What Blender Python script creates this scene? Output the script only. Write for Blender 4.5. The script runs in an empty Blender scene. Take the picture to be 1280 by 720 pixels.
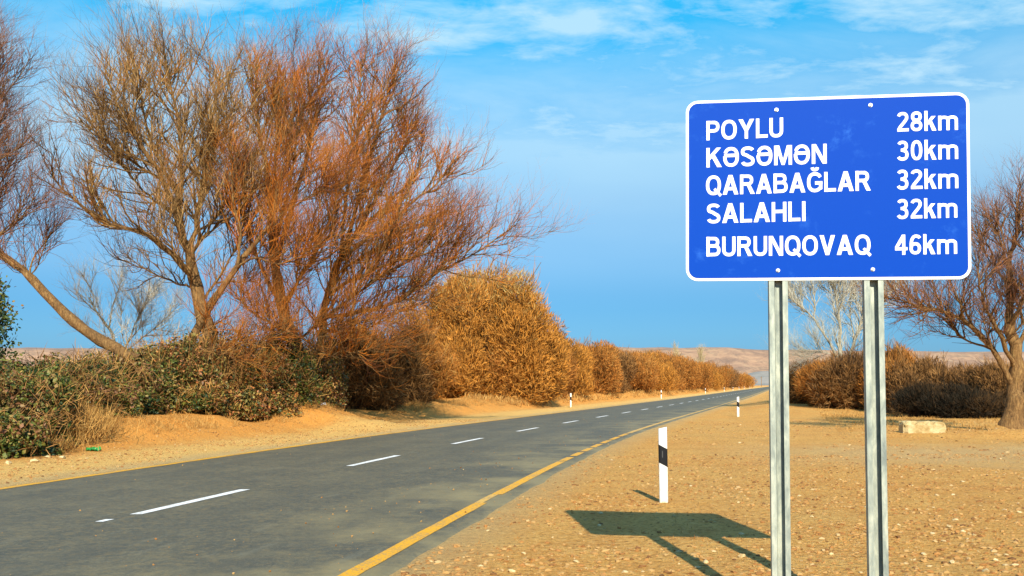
import bpy, math, random
import numpy as np
from mathutils import Vector
C = bpy.context.scene
COL = C.collection
PI = math.pi
rng = np.random.default_rng(7)
random.seed(7)

# ------------------------------------------------------------------ camera
F = 1150.0 / 1280.0
PITCH = math.radians(2.5)
EYE = 1.6
cd = bpy.data.cameras.new('camera'); cam = bpy.data.objects.new('camera', cd); COL.objects.link(cam)
cd.sensor_width = 36; cd.lens = 36 * F
cd.shift_y = 71.0 / 1280.0
cd.clip_start = 0.1; cd.clip_end = 30000
cam.location = (0, 0, EYE); cam.rotation_euler = (PI / 2 + PITCH, 0, 0)
C.camera = cam

def at(px, py, Y):
    """world point seen at photo pixel (px,py) at depth Y"""
    a = (px - 640) / 1150.0; b = -(py - 431) / 1150.0
    y = math.cos(PITCH) - b * math.sin(PITCH); z = math.sin(PITCH) + b * math.cos(PITCH)
    return np.array([a / y * Y, Y, EYE + z / y * Y])

# ------------------------------------------------------------------ light
SUN_EL = math.radians(34.0)
to_sun = Vector((0.11, -0.99, 0)).normalized() * math.cos(SUN_EL) + Vector((0, 0, math.sin(SUN_EL)))
sl = bpy.data.lights.new('sun', 'SUN'); sun = bpy.data.objects.new('sun', sl); COL.objects.link(sun)
sl.energy = 5.0; sl.angle = math.radians(0.5); sl.color = (1.0, 0.90, 0.72)
sun.rotation_euler = to_sun.to_track_quat('Z', 'Y').to_euler()
C.view_settings.view_transform = 'Standard'; C.view_settings.look = 'None'
C.view_settings.exposure = 0.6; C.view_settings.gamma = 1.0

# ------------------------------------------------------------------ node helper
class NT:
    def __init__(s, tree): s.t = tree; s.n = tree.nodes; s.l = tree.links
    def new(s, typ, ins=None, **kw):
        n = s.n.new(typ)
        for k, v in kw.items(): setattr(n, k, v)
        for k, v in (ins or {}).items(): s.set(n, k, v)
        return n
    def set(s, n, k, v):
        sock = n.inputs[k]
        if hasattr(v, 'is_output'): s.l.new(v, sock)
        elif isinstance(v, (tuple, list)) and len(v) == 3 and sock.type == 'RGBA': sock.default_value = (*v, 1)
        else: sock.default_value = v
    def math(s, op, a, b=0.0, c=0.0, clamp=False):
        n = s.new('ShaderNodeMath', {0: a, 1: b, 2: c}, operation=op, use_clamp=clamp); return n.outputs[0]
    def vmath(s, op, a, b=(0, 0, 0)):
        n = s.new('ShaderNodeVectorMath', operation=op); s.set(n, 0, a); s.set(n, 1, b); return n.outputs[0]
    def noise(s, vec, scale, detail=4, rough=0.55, dist=0.0):
        return s.new('ShaderNodeTexNoise', {'Vector': vec, 'Scale': scale, 'Detail': detail, 'Roughness': rough, 'Distortion': dist}).outputs['Fac']
    def ramp(s, fac, stops, interp='LINEAR'):
        n = s.new('ShaderNodeValToRGB', {'Fac': fac}); r = n.color_ramp; r.interpolation = interp
        while len(r.elements) < len(stops): r.elements.new(0.5)
        for e, (p, c) in zip(r.elements, stops):
            e.position = p; e.color = (*c, 1) if len(c) == 3 else c
        return n.outputs[0]
    def mix(s, fac, a, b, blend='MIX'):
        n = s.new('ShaderNodeMix', data_type='RGBA', blend_type=blend)
        s.set(n, 0, fac); s.set(n, 6, a); s.set(n, 7, b); return n.outputs[2]
    def remap(s, v, a, b, c=0.0, d=1.0):
        return s.new('ShaderNodeMapRange', {'Value': v, 'From Min': a, 'From Max': b, 'To Min': c, 'To Max': d}).outputs[0]

MATS = {}
def mat(name):
    m = bpy.data.materials.new(name); m.use_nodes = True
    nt = NT(m.node_tree); b = m.node_tree.nodes['Principled BSDF']
    b.inputs['Roughness'].default_value = 0.85; b.inputs['Specular IOR Level'].default_value = 0.25
    MATS[name] = m
    return m, nt, b
def bump(nt, b, h, strength=0.3, dist=0.02):
    n = nt.new('ShaderNodeBump', {'Height': h, 'Strength': strength, 'Distance': dist})
    nt.l.new(n.outputs[0], b.inputs['Normal'])

# ------------------------------------------------------------------ world
w = bpy.data.worlds.new('World'); C.world = w; w.use_nodes = True
nt = NT(w.node_tree); bg = w.node_tree.nodes['Background']
sky = nt.new('ShaderNodeTexSky', sky_type='NISHITA', sun_disc=False)
sky.sun_elevation = SUN_EL; sky.sun_rotation = math.atan2(to_sun.x, to_sun.y)
sky.altitude = 300; sky.air_density = 1.0; sky.dust_density = 0.0; sky.ozone_density = 3.0
tc = nt.new('ShaderNodeTexCoord').outputs['Generated']
sep = nt.new('ShaderNodeSeparateXYZ', {0: tc})
z = sep.outputs[2]
grad = nt.ramp(z, [(0.0, (0.150, 0.300, 0.62)), (0.055, (0.215, 0.455, 0.72)), (0.1, (0.255, 0.535, 0.76)), (0.2, (0.48, 0.84, 0.98)), (0.3, (0.43, 1.287, 1.399)), (0.39, (0.173, 1.733, 1.812)), (0.6, (0.199, 1.635, 2.158)), (1.0, (0.259, 1.381, 2.158))])
base = nt.mix(1.0, sky.outputs[0], grad, 'MULTIPLY')
zz = nt.math('MAXIMUM', z, 0.03)
pl = nt.new('ShaderNodeCombineXYZ', {0: nt.math('DIVIDE', sep.outputs[0], nt.math('ADD', zz, 0.12)), 1: nt.math('DIVIDE', sep.outputs[1], nt.math('ADD', zz, 0.12)), 2: 3.7}).outputs[0]
pl2 = nt.vmath('MULTIPLY', pl, (0.8, 1.25, 1))
n1 = nt.noise(pl2, 2.4, 7, 0.6, 0.3)
n2 = nt.noise(pl2, 8.0, 7, 0.65, 0.4)
wisp = nt.math('ADD', nt.math('MULTIPLY', n1, 0.68), nt.math('MULTIPLY', n2, 0.32))
wf = nt.math('MULTIPLY', nt.remap(wisp, 0.455, 0.60), nt.remap(z, 0.12, 0.30))
n3 = nt.noise(pl, 0.55, 4, 0.5, 0.1)
band = nt.math('MULTIPLY', nt.remap(z, 0.08, 0.24), nt.remap(nt.math('ADD', z, nt.math('MULTIPLY', n1, 0.22)), 0.47, 0.36))
veil = nt.math('MULTIPLY', nt.math('MULTIPLY', nt.remap(n3, 0.30, 0.55, 0.6, 1.0), band), 0.64)
cf = nt.math('MAXIMUM', nt.math('MULTIPLY', wf, 0.8), veil)
full = nt.mix(nt.math('MULTIPLY', cf, nt.remap(z, 0.0, 0.12)), base, (4.7, 6.9, 8.2))
nt.set(bg, 'Color', full)
bg.inputs['Strength'].default_value = 0.082

# ------------------------------------------------------------------ mesh helpers
def sub(n): return np.random.default_rng(n)
def vnoise(x, y, seed=0):
    xi = np.floor(x).astype(np.int64); yi = np.floor(y).astype(np.int64); fx = x - xi; fy = y - yi
    fx = fx * fx * (3 - 2 * fx); fy = fy * fy * (3 - 2 * fy)
    def h(a, b):
        n = (a * 374761393 + b * 668265263 + seed * 974634777) & 0x7fffffff
        n = ((n ^ (n >> 13)) * 1274126177) & 0x7fffffff
        n = n ^ (n >> 16)
        return (n & 0xffff) / 65535.0
    return (h(xi, yi) * (1 - fx) + h(xi + 1, yi) * fx) * (1 - fy) + (h(xi, yi + 1) * (1 - fx) + h(xi + 1, yi + 1) * fx) * fy
def fbm(x, y, oct=4, seed=0):
    s = 0; a = 1; t = 0
    for i in range(oct):
        s = s + a * vnoise(x * 2 ** i, y * 2 ** i, seed + i); t += a; a *= 0.5
    return s / t - 0.5
def smooth(t): t = np.clip(t, 0, 1); return t * t * (3 - 2 * t)

def mesh_np(name, V, Fs, smooth_sh=False):
    """V (n,3); Fs list of (m,k) index arrays"""
    me = bpy.data.meshes.new(name)
    V = np.asarray(V, dtype=np.float32)
    if not isinstance(Fs, list): Fs = [Fs]
    Fs = [np.asarray(f, dtype=np.int32) for f in Fs if len(f)]
    nl = sum(f.size for f in Fs); npoly = sum(len(f) for f in Fs)
    me.vertices.add(len(V)); me.vertices.foreach_set('co', V.ravel())
    me.loops.add(nl); me.loops.foreach_set('vertex_index', np.concatenate([f.ravel() for f in Fs]))
    me.polygons.add(npoly)
    tot = np.concatenate([np.full(len(f), f.shape[1], dtype=np.int32) for f in Fs])
    st = np.concatenate([[0], np.cumsum(tot)[:-1]]).astype(np.int32)
    me.polygons.foreach_set('loop_start', st)
    me.polygons.foreach_set('loop_total', tot)
    me.polygons.foreach_set('use_smooth', np.full(npoly, smooth_sh))
    me.update(calc_edges=True)
    return me
def obj(name, me, m=None, parent=None, loc=None):
    o = bpy.data.objects.new(name, me); COL.objects.link(o)
    if m is not None and me is not None: me.materials.append(m)
    if parent is not None: o.parent = parent
    if loc is not None: o.location = loc
    return o
def tag(o, label=None, cat=None, group=None, kind=None):
    if label: o['label'] = label
    if cat: o['category'] = cat
    if group: o['group'] = group
    if kind: o['kind'] = kind
    return o
def thing(name, loc, label, cat, group=None, rotz=0):
    o = bpy.data.objects.new(name, None); COL.objects.link(o); o.location = loc; o.rotation_euler = (0, 0, rotz)
    o.empty_display_size = 0.2
    return tag(o, label, cat, group)

class MB:
    def __init__(s): s.V = []; s.F = {}
    def add(s, V, faces):
        o = len(s.V); s.V.extend([tuple(v) for v in V])
        for f in faces: s.F.setdefault(len(f), []).append([i + o for i in f])
    def prism(s, pts, z0, z1, f=lambda x, y, z: (x, y, z)):
        n = len(pts)
        V = [f(x, y, z0) for x, y in pts] + [f(x, y, z1) for x, y in pts]
        s.add(V, [list(range(n))[::-1], list(range(n, 2 * n))] + [[i, (i + 1) % n, n + (i + 1) % n, n + i] for i in range(n)])
    def build(s, name, m=None, parent=None, sm=False):
        me = mesh_np(name, np.array(s.V), [np.array(v) for v in s.F.values()], sm)
        return obj(name, me, m, parent)
def box_pts(x0, x1, y0, y1): return [(x0, y0), (x1, y0), (x1, y1), (x0, y1)]

def norm(v): return v / np.maximum(np.linalg.norm(v, axis=-1, keepdims=True), 1e-9)
def tube_arrays(P, R, m=3, cap=False):
    n, k, _ = P.shape
    T = np.empty_like(P); T[:, 1:-1] = P[:, 2:] - P[:, :-2]; T[:, 0] = P[:, 1] - P[:, 0]; T[:, -1] = P[:, -1] - P[:, -2]
    T = norm(T)
    ax = norm(P[:, -1] - P[:, 0]); ref = np.where(np.abs(ax[:, :1]) < 0.6, np.array([[1., 0, 0]]), np.array([[0., 1, 0]]))
    U = norm(np.cross(T, ref[:, None, :])); W = np.cross(T, U)
    a = np.arange(m) * 2 * PI / m
    V = P[:, :, None, :] + R[:, :, None, None] * (np.cos(a)[None, None, :, None] * U[:, :, None, :] + np.sin(a)[None, None, :, None] * W[:, :, None, :])
    idx = np.arange(n * k * m).reshape(n, k, m)
    A = idx[:, :-1, :]; B = np.roll(idx, -1, axis=2)[:, :-1, :]; Cc = np.roll(idx, -1, axis=2)[:, 1:, :]; D = idx[:, 1:, :]
    Q = np.stack([A, B, Cc, D], -1).reshape(-1, 4)
    return V.reshape(-1, 3), Q
def tubes(batches):
    Vs = []; Qs = []; o = 0
    for P, R, m in batches:
        V, Q = tube_arrays(P, R, m); Vs.append(V); Qs.append(Q + o); o += len(V)
    return np.concatenate(Vs), np.concatenate(Qs)

def resample(pts, k):
    """smooth Catmull-Rom resample of traced points"""
    p = np.array(pts, float); p = np.vstack([2 * p[0] - p[1], p, 2 * p[-1] - p[-2]])
    n = len(p) - 3; out = []
    for u in np.linspace(0, n - 1e-6, k):
        i = int(u); t = u - i
        a, b, c, d = p[i:i + 4]
        out.append(0.5 * ((2 * b) + (c - a) * t + (2 * a - 5 * b + 4 * c - d) * t * t + (3 * b - a - 3 * c + d) * t ** 3))
    return np.array(out)

def shoots(P, R, n, rg, t0=0.2, t1=1.0, L=(1, 2), k=4, spread=0.7, bias=(0, 0, 1), bw=0.3, trop=0.15, wander=0.12, r=0.02, taper=0.35, tip=0.7):
    ln = np.linalg.norm(np.diff(P, axis=1), axis=2).sum(1)
    w_ = ln / ln.sum(); i = rg.choice(len(P), n, p=w_)
    t = t0 + (t1 - t0) * rg.random(n) ** 0.85
    kk = P.shape[1] - 1; u = np.minimum(t * kk, kk - 1e-4); j = u.astype(int); f = (u - j)[:, None]
    pos = P[i, j] * (1 - f) + P[i, j + 1] * f
    rad = R[i, j] * (1 - f[:, 0]) + R[i, j + 1] * f[:, 0]
    tan = norm(P[i, j + 1] - P[i, j])
    rnd = norm(rg.normal(size=(n, 3))); perp = norm(rnd - (rnd * tan).sum(1, keepdims=True) * tan)
    b = np.array(bias, float)[None]
    sp = spread * (0.5 + rg.random((n, 1)))
    d = norm(tan + perp * sp + b * bw)
    LL = (L[0] + (L[1] - L[0]) * rg.random(n)) * (1.15 - tip * t * 0.6)
    st = (LL / (k - 1))[:, None]
    Q = np.empty((n, k, 3)); Q[:, 0] = pos
    for s in range(1, k):
        Q[:, s] = Q[:, s - 1] + d * st
        d = norm(d + b * trop + rg.normal(size=(n, 3)) * wander)
    r0 = np.minimum(rad * 0.75, r * (0.7 + 0.6 * rg.random(n)))
    RR = r0[:, None] * np.linspace(1, taper, k)[None]
    return Q, RR

# ------------------------------------------------------------------ road centre line and terrain
_Y = np.linspace(-400, 9000, 94001)
_S = np.interp(_Y, [-400, 0, 10, 15, 18, 25, 33, 45, 110, 125, 9000], [.16, .17, .20, .212, .222, .25, .285, .303, .300, .293, .293])
_X = np.concatenate([[0], np.cumsum((_S[1:] + _S[:-1]) / 2 * np.diff(_Y))]); _X = _X - np.interp(14.05, _Y, _X) - 4.06
def cx(Y): return np.interp(Y, _Y, _X)

def ground_h(X, Y):
    X = np.asarray(X, float); Y = np.asarray(Y, float)
    e = X - cx(Y)
    far = smooth((np.hypot(X, Y) - 150) / 600)
    und = 0.10 * fbm(X / 7, Y / 7, 3, 11) + 0.05 * fbm(X / 1.7, Y / 1.7, 3, 5)
    und = und * (1 + 6 * far) + far * 3.0 * fbm(X / 300, Y / 300, 3, 3) * smooth((np.abs(e) - 30) / 100)
    sh = smooth((np.abs(e) - 4.3) / 2.5)
    h = und * sh
    # left berm
    bl = 0.56 + 0.8 * (fbm(X / 3.2, Y / 3.2, 3, 21)) 
    bl = bl + .30 * fbm(X / .9, Y / .9, 3, 77)
    h = h + np.clip(bl, 0.2, 1.2) * smooth((-e - 7.6) / 1.9) * smooth((Y - 20) / 8)
    h = h - 0.25 * smooth((-e - 14) / 10)
    h = h + (0.50 + .5 * fbm(X / .8, Y / .8, 3, 78)) * np.exp(-(((X + 6.6) / 1.7) ** 2 + ((Y - 35.6) / 1.9) ** 2))
    # right side bank
    h = h + 0.42 * smooth((e - 5.0) / 4) * smooth((Y - 46) / 22) * (1 - far)
    h = h + 0.17 * np.exp(-((Y - 30.0 - 0.15 * (X - 15)) / 1.6) ** 2) * smooth((X - 10.0) / 3) * (0.7 + fbm(X / 2, Y / 2, 2, 9))
    h = h + 0.035 * np.exp(-(((X - 2.06) ** 2 + (Y - 12.5) ** 2) / .18 ** 2)) + 0.05 * np.exp(-(((X - 13.0) / .95) ** 2 + ((Y - 28.85) / .25) ** 2) ** 2)
    h = h + 0.20 * np.exp(-(((X - 15.4) / 1.3) ** 2 + ((Y - 28.6) / 0.9) ** 2))
    # shallow tray under the asphalt
    ee = np.where(e < 0, -e + 0.22, e)
    h = h - 0.035 * (1 - smooth((ee - 4.12) / 0.25))
    # loose crumbs that spill over the asphalt edge
    ed = np.exp(-((ee - 4.32) / 0.16) ** 2)
    h = h + ed * 0.022 * fbm(X / 0.5, Y / 0.5, 3, 33)
    return h

def grow_axis(start, stop, step, g):
    out = [start]; s = step
    while abs(out[-1] - start) < abs(stop - start):
        out.append(out[-1] + s * (1 if stop > start else -1)); s *= g
    return out
rows = np.array(grow_axis(2, -300, 0.35, 1.10)[::-1][:-1] + grow_axis(2, 9000, 0.16, 1.0135))
ecol = sorted(set([round(v, 3) for v in
    list(np.linspace(-4.7, -3.6, 12)) + list(np.linspace(3.6, 4.9, 14)) + list(np.linspace(-3.3, 3.3, 7))
    + grow_axis(-4.7, -6000, 0.16, 1.028)[1:] + grow_axis(4.9, 6000, 0.12, 1.026)[1:]]))
ecol = np.array(ecol)
EE, YY = np.meshgrid(ecol, rows); XX = cx(YY) + EE; ZZ = ground_h(XX, YY)
nr, nc = XX.shape; idx = np.arange(nr * nc).reshape(nr, nc)
G = np.stack([idx[:-1, :-1], idx[:-1, 1:], idx[1:, 1:], idx[1:, :-1]], -1).reshape(-1, 4)
gme = mesh_np('ground', np.stack([XX, YY, ZZ], -1).reshape(-1, 3), G, True)
at_ = gme.attributes.new('lateral', 'FLOAT', 'POINT'); at_.data.foreach_set('value', EE.ravel().astype(np.float32))

m, nt, b = mat('dry_soil')
geo = nt.new('ShaderNodeNewGeometry').outputs['Position']
lat = nt.new('ShaderNodeAttribute', attribute_name='lateral').outputs['Fac']
big = nt.noise(geo, 0.22, 4, 0.6); mid = nt.noise(geo, 1.3, 5, 0.65, 0.3); fine = nt.noise(geo, 14, 5, 0.7); grit = nt.noise(geo, 32, 5, 0.8)
c1 = nt.ramp(big, [(0.35, (0.50, 0.30, 0.095)), (0.55, (0.54, 0.28, 0.07)), (0.7, (0.50, 0.22, 0.045))])
c2 = nt.ramp(mid, [(0.3, (0.36, 0.15, 0.035)), (0.52, (0.52, 0.285, 0.08)), (0.72, (0.58, 0.37, 0.13))])
col = nt.mix(0.5, c1, c2)
col = nt.mix(nt.remap(fine, 0.51, 0.64, 0, 0.55), col, (0.62, 0.43, 0.19))
col = nt.mix(nt.remap(grit, 0.48, 0.36, 0, 0.4), col, (0.26, 0.13, 0.04))
col = nt.mix(nt.remap(grit, 0.55, 0.66, 0, 0.5), col, (0.68, 0.50, 0.26))
col = nt.mix(nt.remap(fine, 0.47, 0.36, 0, 0.75), col, (0.20, 0.085, 0.02))
# gravelly shoulder on the left is paler, the berm redder
sepg = nt.new('ShaderNodeSeparateXYZ', {0: geo})
gx, gy = sepg.outputs[0], sepg.outputs[1]
nl_ = nt.math('ADD', lat, nt.math('MULTIPLY', nt.math('SUBTRACT', mid, 0.5), 2.5))
shl = nt.math('MULTIPLY', nt.remap(nl_, -8.2, -6.6), nt.remap(nl_, -3.9, -4.2))
col = nt.mix(nt.math('MULTIPLY', shl, 0.55), col, (0.66, 0.46, 0.18))
berm = nt.math('MULTIPLY', nt.remap(nl_, -7.2, -8.2), nt.remap(nl_, -30, -15))
col = nt.mix(nt.math('MULTIPLY', berm, nt.remap(mid, 0.38, 0.58, 0.35, 0.8)), col, (0.54, 0.235, 0.05))
edge = nt.remap(nt.math('ABSOLUTE', lat), 5.2, 4.3)
col = nt.mix(nt.math('MULTIPLY', edge, 0.55), col, (0.36, 0.29, 0.18))
# the grey wheel track that crosses the right hand side
trk = nt.math('SUBTRACT', gy, nt.math('ADD', 21.5, nt.math('MULTIPLY', nt.math('SUBTRACT', mid, 0.5), 6)))
trk = nt.math('MULTIPLY', nt.remap(nt.math('ABSOLUTE', trk), 4.5, 1.5), nt.remap(gx, 4, 9))
col = nt.mix(nt.math('MULTIPLY', trk, 0.5), col, (0.42, 0.33, 0.20))
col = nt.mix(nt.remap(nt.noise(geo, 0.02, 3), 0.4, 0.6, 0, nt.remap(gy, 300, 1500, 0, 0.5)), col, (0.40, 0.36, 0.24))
col = nt.mix(1.0, col, (1.27, 1.19, 0.93), 'MULTIPLY')
nt.set(b, 'Base Color', col); b.inputs['Roughness'].default_value = 0.95
h1 = nt.math('ADD', nt.math('MULTIPLY', fine, 1.0), nt.math('MULTIPLY', grit, 0.35)); h1 = nt.math('ADD', h1, nt.math('MULTIPLY', mid, 1.2))
bump(nt, b, h1, 1.0, 0.075)
tag(obj('ground', gme, m), kind='structure')

# ------------------------------------------------------------------ asphalt and paint
ry = np.array(grow_axis(-8, -300, 1, 1.1)[::-1][:-1] + list(np.arange(-8, 60, 0.12)) + grow_axis(60, 4200, 0.4, 1.03))
m, nt, b = mat('asphalt')
geo = nt.new('ShaderNodeNewGeometry').outputs['Position']; lat = nt.new('ShaderNodeAttribute', attribute_name='lateral').outputs['Fac']
al = nt.new('ShaderNodeAttribute', attribute_name='along').outputs['Fac']
lv = nt.new('ShaderNodeCombineXYZ', {0: nt.math('MULTIPLY', lat, 1.0), 1: nt.math('MULTIPLY', al, 0.16), 2: 0}).outputs[0]
streak = nt.noise(lv, 1.3, 5, 0.6); patch = nt.noise(geo, 0.5, 4, 0.6); agg = nt.noise(geo, 34, 5, 0.85); agg2 = nt.noise(geo, 9, 4, 0.7)
col = nt.ramp(streak, [(0.3, (0.058, 0.058, 0.050)), (0.5, (0.072, 0.069, 0.056)), (0.7, (0.092, 0.085, 0.064))])
col = nt.mix(nt.remap(patch, 0.44, 0.60, 0, 0.7), col, (0.112, 0.100, 0.072))
mot = nt.noise(geo, 2.4, 6, 0.75)
col = nt.mix(nt.remap(mot, 0.52, 0.66, 0, 0.6), col, (0.135, 0.118, 0.082))
col = nt.mix(nt.remap(mot, 0.48, 0.36, 0, 0.6), col, (0.046, 0.046, 0.042))
col = nt.mix(nt.remap(agg, 0.52, 0.64, 0, 0.65), col, (0.20, 0.18, 0.135))
col = nt.mix(nt.remap(agg, 0.47, 0.36, 0, 0.6), col, (0.045, 0.047, 0.05))
col = nt.mix(nt.remap(agg2, 0.51, 0.62, 0, 0.55), col, (0.15, 0.115, 0.065))
col = nt.mix(nt.remap(agg2, 0.49, 0.38, 0, 0.45), col, (0.045, 0.05, 0.05))
lane = nt.math('ABSOLUTE', nt.math('SUBTRACT', nt.math('ABSOLUTE', nt.math('SUBTRACT', nt.math('ABSOLUTE', lat), 1.9)), 0.85))
col = nt.mix(nt.remap(nt.math('ADD', lane, nt.math('MULTIPLY', nt.math('SUBTRACT', streak, 0.5), 0.9)), 0.40, 0.0, 0, 0.35), col, (0.060, 0.060, 0.054))
# pale dust dragged in beside the right edge line near the sign
dl = nt.math('ADD', lat, nt.math('MULTIPLY', nt.math('SUBTRACT', streak, 0.5), 3))
dust = nt.math('MAXIMUM', nt.math('MULTIPLY', nt.remap(dl, 1.6, 3.8, 0, 0.62), nt.remap(patch, 0.42, 0.6)), nt.remap(nt.math('ADD', lat, nt.math('MULTIPLY', nt.math('SUBTRACT', agg2, 0.5), 0.5)), 4.05, 4.4, 0, 0.6))
dust = nt.math('MAXIMUM', dust, nt.remap(nt.math('ADD', lat, nt.math('MULTIPLY', nt.math('SUBTRACT', agg2, 0.5), 0.8)), -3.7, -4.15, 0, 0.5))
col = nt.mix(nt.remap(nt.noise(lv, 4.5, 5, 0.7), 0.57, 0.70, 0, 0.30), col, (0.17, 0.165, 0.14))
col = nt.mix(dust, col, (0.25, 0.205, 0.115))
col = nt.mix(1.0, col, (1.20, 1.17, 0.93), 'MULTIPLY')
nt.set(b, 'Base Color', col); b.inputs['Roughness'].default_value = 0.72; b.inputs['Specular IOR Level'].default_value = 0.4
bump(nt, b, nt.math('ADD', agg, nt.math('MULTIPLY', agg2, 0.6)), 0.5, 0.012)
ASP = m
wr = 4.44 + 0.20 * fbm(ry / 0.8, ry * 0 + 3, 4, 2); wl = -(4.22 + 0.18 * fbm(ry / 0.7, ry * 0 + 8, 4, 4))
cross = [(-9, -0.05), (-8, 0.0), (-2, 0.008), (0, 0.012), (2, 0.008), (8, 0.0), (9, -0.05)]
V = []; LA = []
for y, a, c_ in zip(ry, wl, wr):
    x0 = float(cx(y)); up = 0.0 if y < 100 else min(0.05, (y - 100) * 0.0003)
    for e_, z_ in cross:
        e2 = {-9: a, 9: c_, -8: a + .22, 8: c_ - .22}.get(e_, e_)
        V.append((x0 + e2, y, z_ + up)); LA.append(e2)
n = len(ry); k = len(cross); idx = np.arange(n * k).reshape(n, k)
G = np.stack([idx[:-1, :-1], idx[:-1, 1:], idx[1:, 1:], idx[1:, :-1]], -1).reshape(-1, 4)
me = mesh_np('road', V, G)
me.attributes.new('lateral', 'FLOAT', 'POINT').data.foreach_set('value', np.array(LA, dtype=np.float32))
me.attributes.new('along', 'FLOAT', 'POINT').data.foreach_set('value', np.repeat(ry, k).astype(np.float32))
road = tag(obj('road', me, ASP), kind='structure')
def road_z(e, y):
    up = 0.0 if y < 100 else min(0.05, (y - 100) * 0.0003)
    return float(np.interp(abs(e), [0, 2, 4.2], [0.012, 0.008, 0.0])) + up

def paint_mat(name, c, wear):
    m, nt, b = mat(name); geo = nt.new('ShaderNodeNewGeometry').outputs['Position']
    a = nt.noise(geo, 26, 4, 0.75); bb = nt.noise(geo, 2.0, 3, 0.6)
    v = nt.math('ADD', nt.math('MULTIPLY', a, 0.7), nt.math('MULTIPLY', bb, 0.3))
    nt.set(b, 'Base Color', nt.mix(nt.remap(v, 0.48, 0.60, 0, wear), c, (0.20, 0.18, 0.13)))
    b.inputs['Roughness'].default_value = 0.6; bump(nt, b, a, 0.3, 0.004); return m
WP = paint_mat('white_road_paint', (0.80, 0.80, 0.77), 0.5)
YP = paint_mat('yellow_road_paint', (0.74, 0.36, 0.008), 0.7)
YL = paint_mat('dusty_yellow_road_paint', (0.66, 0.38, 0.07), 0.8)
def strip(name, e, wd, y0, y1, m, skew=0.0, step=None, jit=0.006):
    L = y1 - y0; n = max(2, int(L / (step or 0.35)) + 1)
    ys = np.linspace(y0, y1, n); V = []
    for i, y in enumerate(ys):
        x = float(cx(y)) + e; j = random.uniform(-jit, jit); j2 = random.uniform(-jit, jit)
        V += [(x - wd / 2 + j, y - skew / 2, road_z(e, y) + 0.005), (x + wd / 2 + j2, y + skew / 2, road_z(e, y) + 0.005)]
    Fq = [[2 * i, 2 * i + 1, 2 * i + 3, 2 * i + 2] for i in range(n - 1)]
    return obj(name, mesh_np(name, V, np.array(Fq)), m, road)
y = 11.36; i = 0
while y < 420:
    strip('centre_dash', 0.0, 0.15, y, y + 2.7, WP, step=0.3); y += 6.75; i += 1
for y in (4.6, -2.2, -9.0): strip('centre_dash', 0.0, 0.15, y, y + 2.7, WP)
strip('paint_remnant', -0.05, 0.09, 10.75, 10.95, WP, step=0.1)
strip('edge_line', 3.95, 0.165, -20, 12.55, YP)
strip('edge_line', 3.92, 0.11, 12.55, 13.5, YL)
strip('edge_line', 3.95, 0.165, 13.5, 19.3, YP)
y = 19.45
for L in (1.0, 1.1, 1.1, 1.3, 1.35, 1.4, 1.6): strip('edge_dash', 3.95, 0.165, y, y + L, YP, skew=0.0); y += L + 0.34
strip('edge_line', 3.95, 0.18, y, 75, YL); strip('edge_line', 3.93, 0.18, 75, 900, YL, step=8)
strip('edge_line', -3.86, 0.17, -30, 75, YP, jit=0.015); strip('edge_line', -3.88, 0.13, 75, 500, YL, step=6)

# ------------------------------------------------------------------ far hills
m, nt, b = mat('hill_clay')
geo = nt.new('ShaderNodeNewGeometry').outputs['Position']; sz = nt.new('ShaderNodeSeparateXYZ', {0: geo}).outputs[2]
sv = nt.vmath('MULTIPLY', geo, (1, 1, 4.5)); a = nt.noise(sv, 0.006, 6, 0.68, 0.5); bb = nt.noise(nt.vmath('MULTIPLY', geo, (1, 1, 3)), 0.014, 6, 0.75)
c = nt.ramp(a, [(0.34, (0.24, 0.165, 0.12)), (0.46, (0.37, 0.24, 0.16)), (0.56, (0.46, 0.30, 0.19)), (0.68, (0.42, 0.32, 0.20))])
c = nt.mix(nt.remap(bb, 0.49, 0.60, 0, 0.75), c, (0.23, 0.165, 0.12))
c = nt.mix(nt.remap(sz, 55, 5, 0, 0.6), c, (0.36, 0.29, 0.18))
c = nt.mix(nt.remap(sz, 142, 160, 0, 0.6), c, (0.26, 0.23, 0.24))
c = nt.mix(1.0, c, (0.86, 0.82, 0.78), 'MULTIPLY')
nt.set(b, 'Base Color', c); bump(nt, b, a, 0.6, 12)
xs = np.linspace(-5200, 5200, 420); ys = np.linspace(2700, 5600, 70)
XX, YY = np.meshgrid(xs, ys)
front = 3150 + 260 * fbm(XX / 900, XX * 0, 3, 41)
gul = np.abs(fbm(XX / 170, YY / 520, 4, 42)) * 2
prof = smooth((YY - front) / 620)
top = 156 + 24 * fbm(XX / 700, YY / 900, 3, 43) + 0.004 * (-XX) * 0
top = np.where(XX < 0, top + 0, top - 6 * smooth((XX - 850) / 120))
ZZ = top * prof - 80 * gul * (4 * prof * (1 - prof) + 0.08) + 14 * fbm(XX / 60, YY / 60, 3, 44) * prof * (1 - prof) * 3 - 1.0 * (1 - prof)
ZZ = np.where(YY <= 2701, -5, ZZ)
idx = np.arange(XX.size).reshape(XX.shape)
G = np.stack([idx[:-1, :-1], idx[:-1, 1:], idx[1:, 1:], idx[1:, :-1]], -1).reshape(-1, 4)
tag(obj('hills', mesh_np('hills', np.stack([XX, YY, ZZ], -1).reshape(-1, 3), G, True), m), kind='structure')
m, nt, b = mat('dark_hill_scrub')
geo = nt.new('ShaderNodeNewGeometry').outputs['Position']; a = nt.noise(geo, 0.02, 5, 0.7)
nt.set(b, 'Base Color', nt.ramp(a, [(0.35, (0.20, 0.20, 0.18)), (0.6, (0.30, 0.27, 0.23)), (0.75, (0.42, 0.33, 0.24))]))
xs = np.linspace(380, 1100, 90); ys = np.linspace(1900, 2500, 40); XX, YY = np.meshgrid(xs, ys)
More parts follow.
